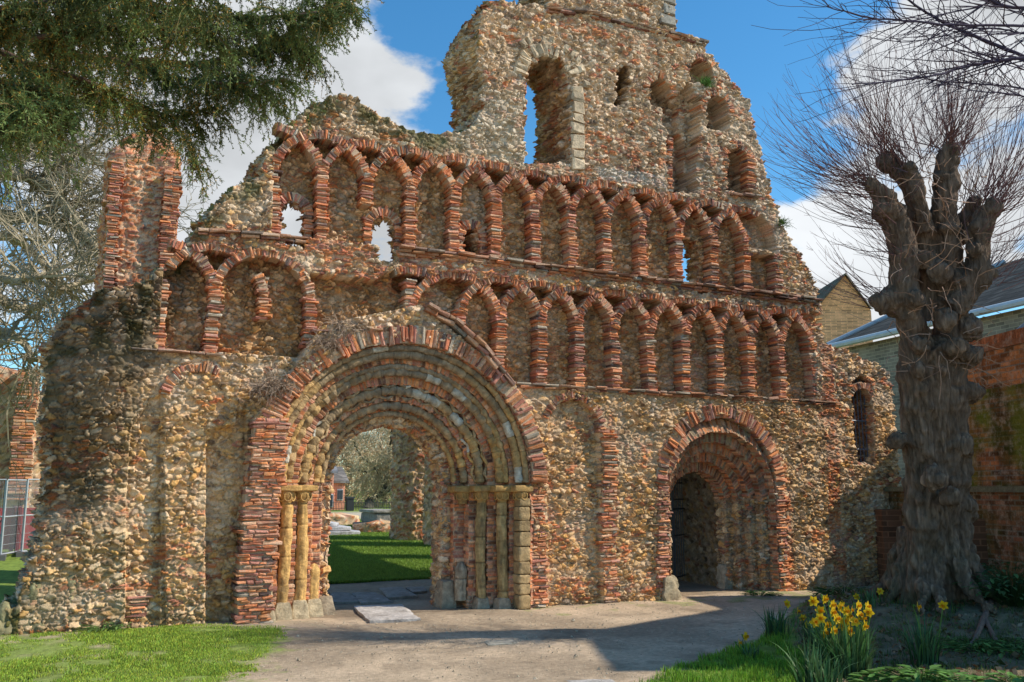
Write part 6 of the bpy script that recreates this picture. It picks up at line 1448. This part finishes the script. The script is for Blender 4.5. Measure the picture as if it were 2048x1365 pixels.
n1 = N.new('ShaderNodeTexNoise'); n1.inputs['Scale'].default_value = 5.5; n1.inputs['Detail'].default_value = 9; n1.inputs['Roughness'].default_value = .58
sc_ = vm('MULTIPLY', dirv, (1, 1, 1.9)); Lk.new(sc_.outputs[0], n1.inputs['Vector'])
n2 = N.new('ShaderNodeTexNoise'); n2.inputs['Scale'].default_value = 3.2; n2.inputs['Detail'].default_value = 5
off = vm('ADD', sc_.outputs[0], (3.1, 1.7, .6)); Lk.new(off.outputs[0], n2.inputs['Vector'])
# cloud banks placed by direction in the sky: (pixel x, y, angular radius, strength)
banks = [(600, 130, .22, .62), (700, 110, .08, .3), (520, 270, .16, .5), (430, 200, .2, .4), (590, 430, .05, .3), (775, 480, .05, .3), (420, 300, .22, .45), (690, 40, .10, .2), (850, 195, .06, .42), (690, 170, .12, .3), (100, 450, .30, .45), (1990, 330, .30, .60), (1720, 230, .15, .36), (1620, 450, .14, .42), (1800, 60, .16, .30), (2000, 100, .2, .4), (1650, 560, .14, .36),
         (840, 60, .10, -.5), (1250, 150, .42, -.55), (1500, 120, .12, -.5), (1560, 240, .05, -.3), (400, 430, .06, -.55), (1590, 330, .04, -.4), (760, 150, .05, -.3)]
acc = None
for (px, py, rad, st) in banks:
    d = ray(px, py); d = d/np.linalg.norm(d)
    dp = N.new('ShaderNodeVectorMath'); dp.operation = 'DOT_PRODUCT'; Lk.new(dirv, dp.inputs[0]); dp.inputs[1].default_value = tuple(d)
    x = ma('SUBTRACT', 1.0, dp.outputs['Value']); x = ma('DIVIDE', x, -(rad*rad)/2.0)   # gaussian of the angle
    x = ma('POWER', 2.718, x); x = ma('MULTIPLY', x, st)
    acc = x if acc is None else ma('ADD', acc, x)
ncon = ma('MULTIPLY_ADD', n1.outputs['Fac'], 2.7, -1.10)
den = ma('MULTIPLY_ADD', acc, .85, ncon)
mr = N.new('ShaderNodeMapRange'); mr.interpolation_type = 'SMOOTHSTEP'; mr.inputs[1].default_value = .66; mr.inputs[2].default_value = .98; Lk.new(den, mr.inputs[0])
hs = N.new('ShaderNodeHueSaturation'); hs.inputs['Saturation'].default_value = 1.24; hs.inputs['Value'].default_value = 1.16; tint = vm('MULTIPLY', sky.outputs[0], (1.0, 1.16, 1.16)); Lk.new(tint.outputs[0], hs.inputs['Color'])
shade = N.new('ShaderNodeMapRange'); shade.inputs[1].default_value = .35; shade.inputs[2].default_value = .62; shade.inputs[3].default_value = 4.4; shade.inputs[4].default_value = 7.2; Lk.new(n2.outputs['Fac'], shade.inputs[0])
cc1 = vm('SCALE', (.93, .965, 1.0)); Lk.new(shade.outputs[0], cc1.inputs['Scale'])
mx = N.new('ShaderNodeMix'); mx.data_type = 'RGBA'; Lk.new(mr.outputs[0], mx.inputs[0]); Lk.new(hs.outputs[0], mx.inputs[6]); Lk.new(cc1.outputs[0], mx.inputs[7])
Lk.new(mx.outputs[2], bg.inputs['Color'])
sc.view_settings.view_transform = 'Standard'; sc.view_settings.look = 'None'; sc.view_settings.exposure = 0; sc.view_settings.gamma = 1
sc.render.engine = 'CYCLES'
sc.cycles.max_bounces = 5; sc.cycles.transparent_max_bounces = 8
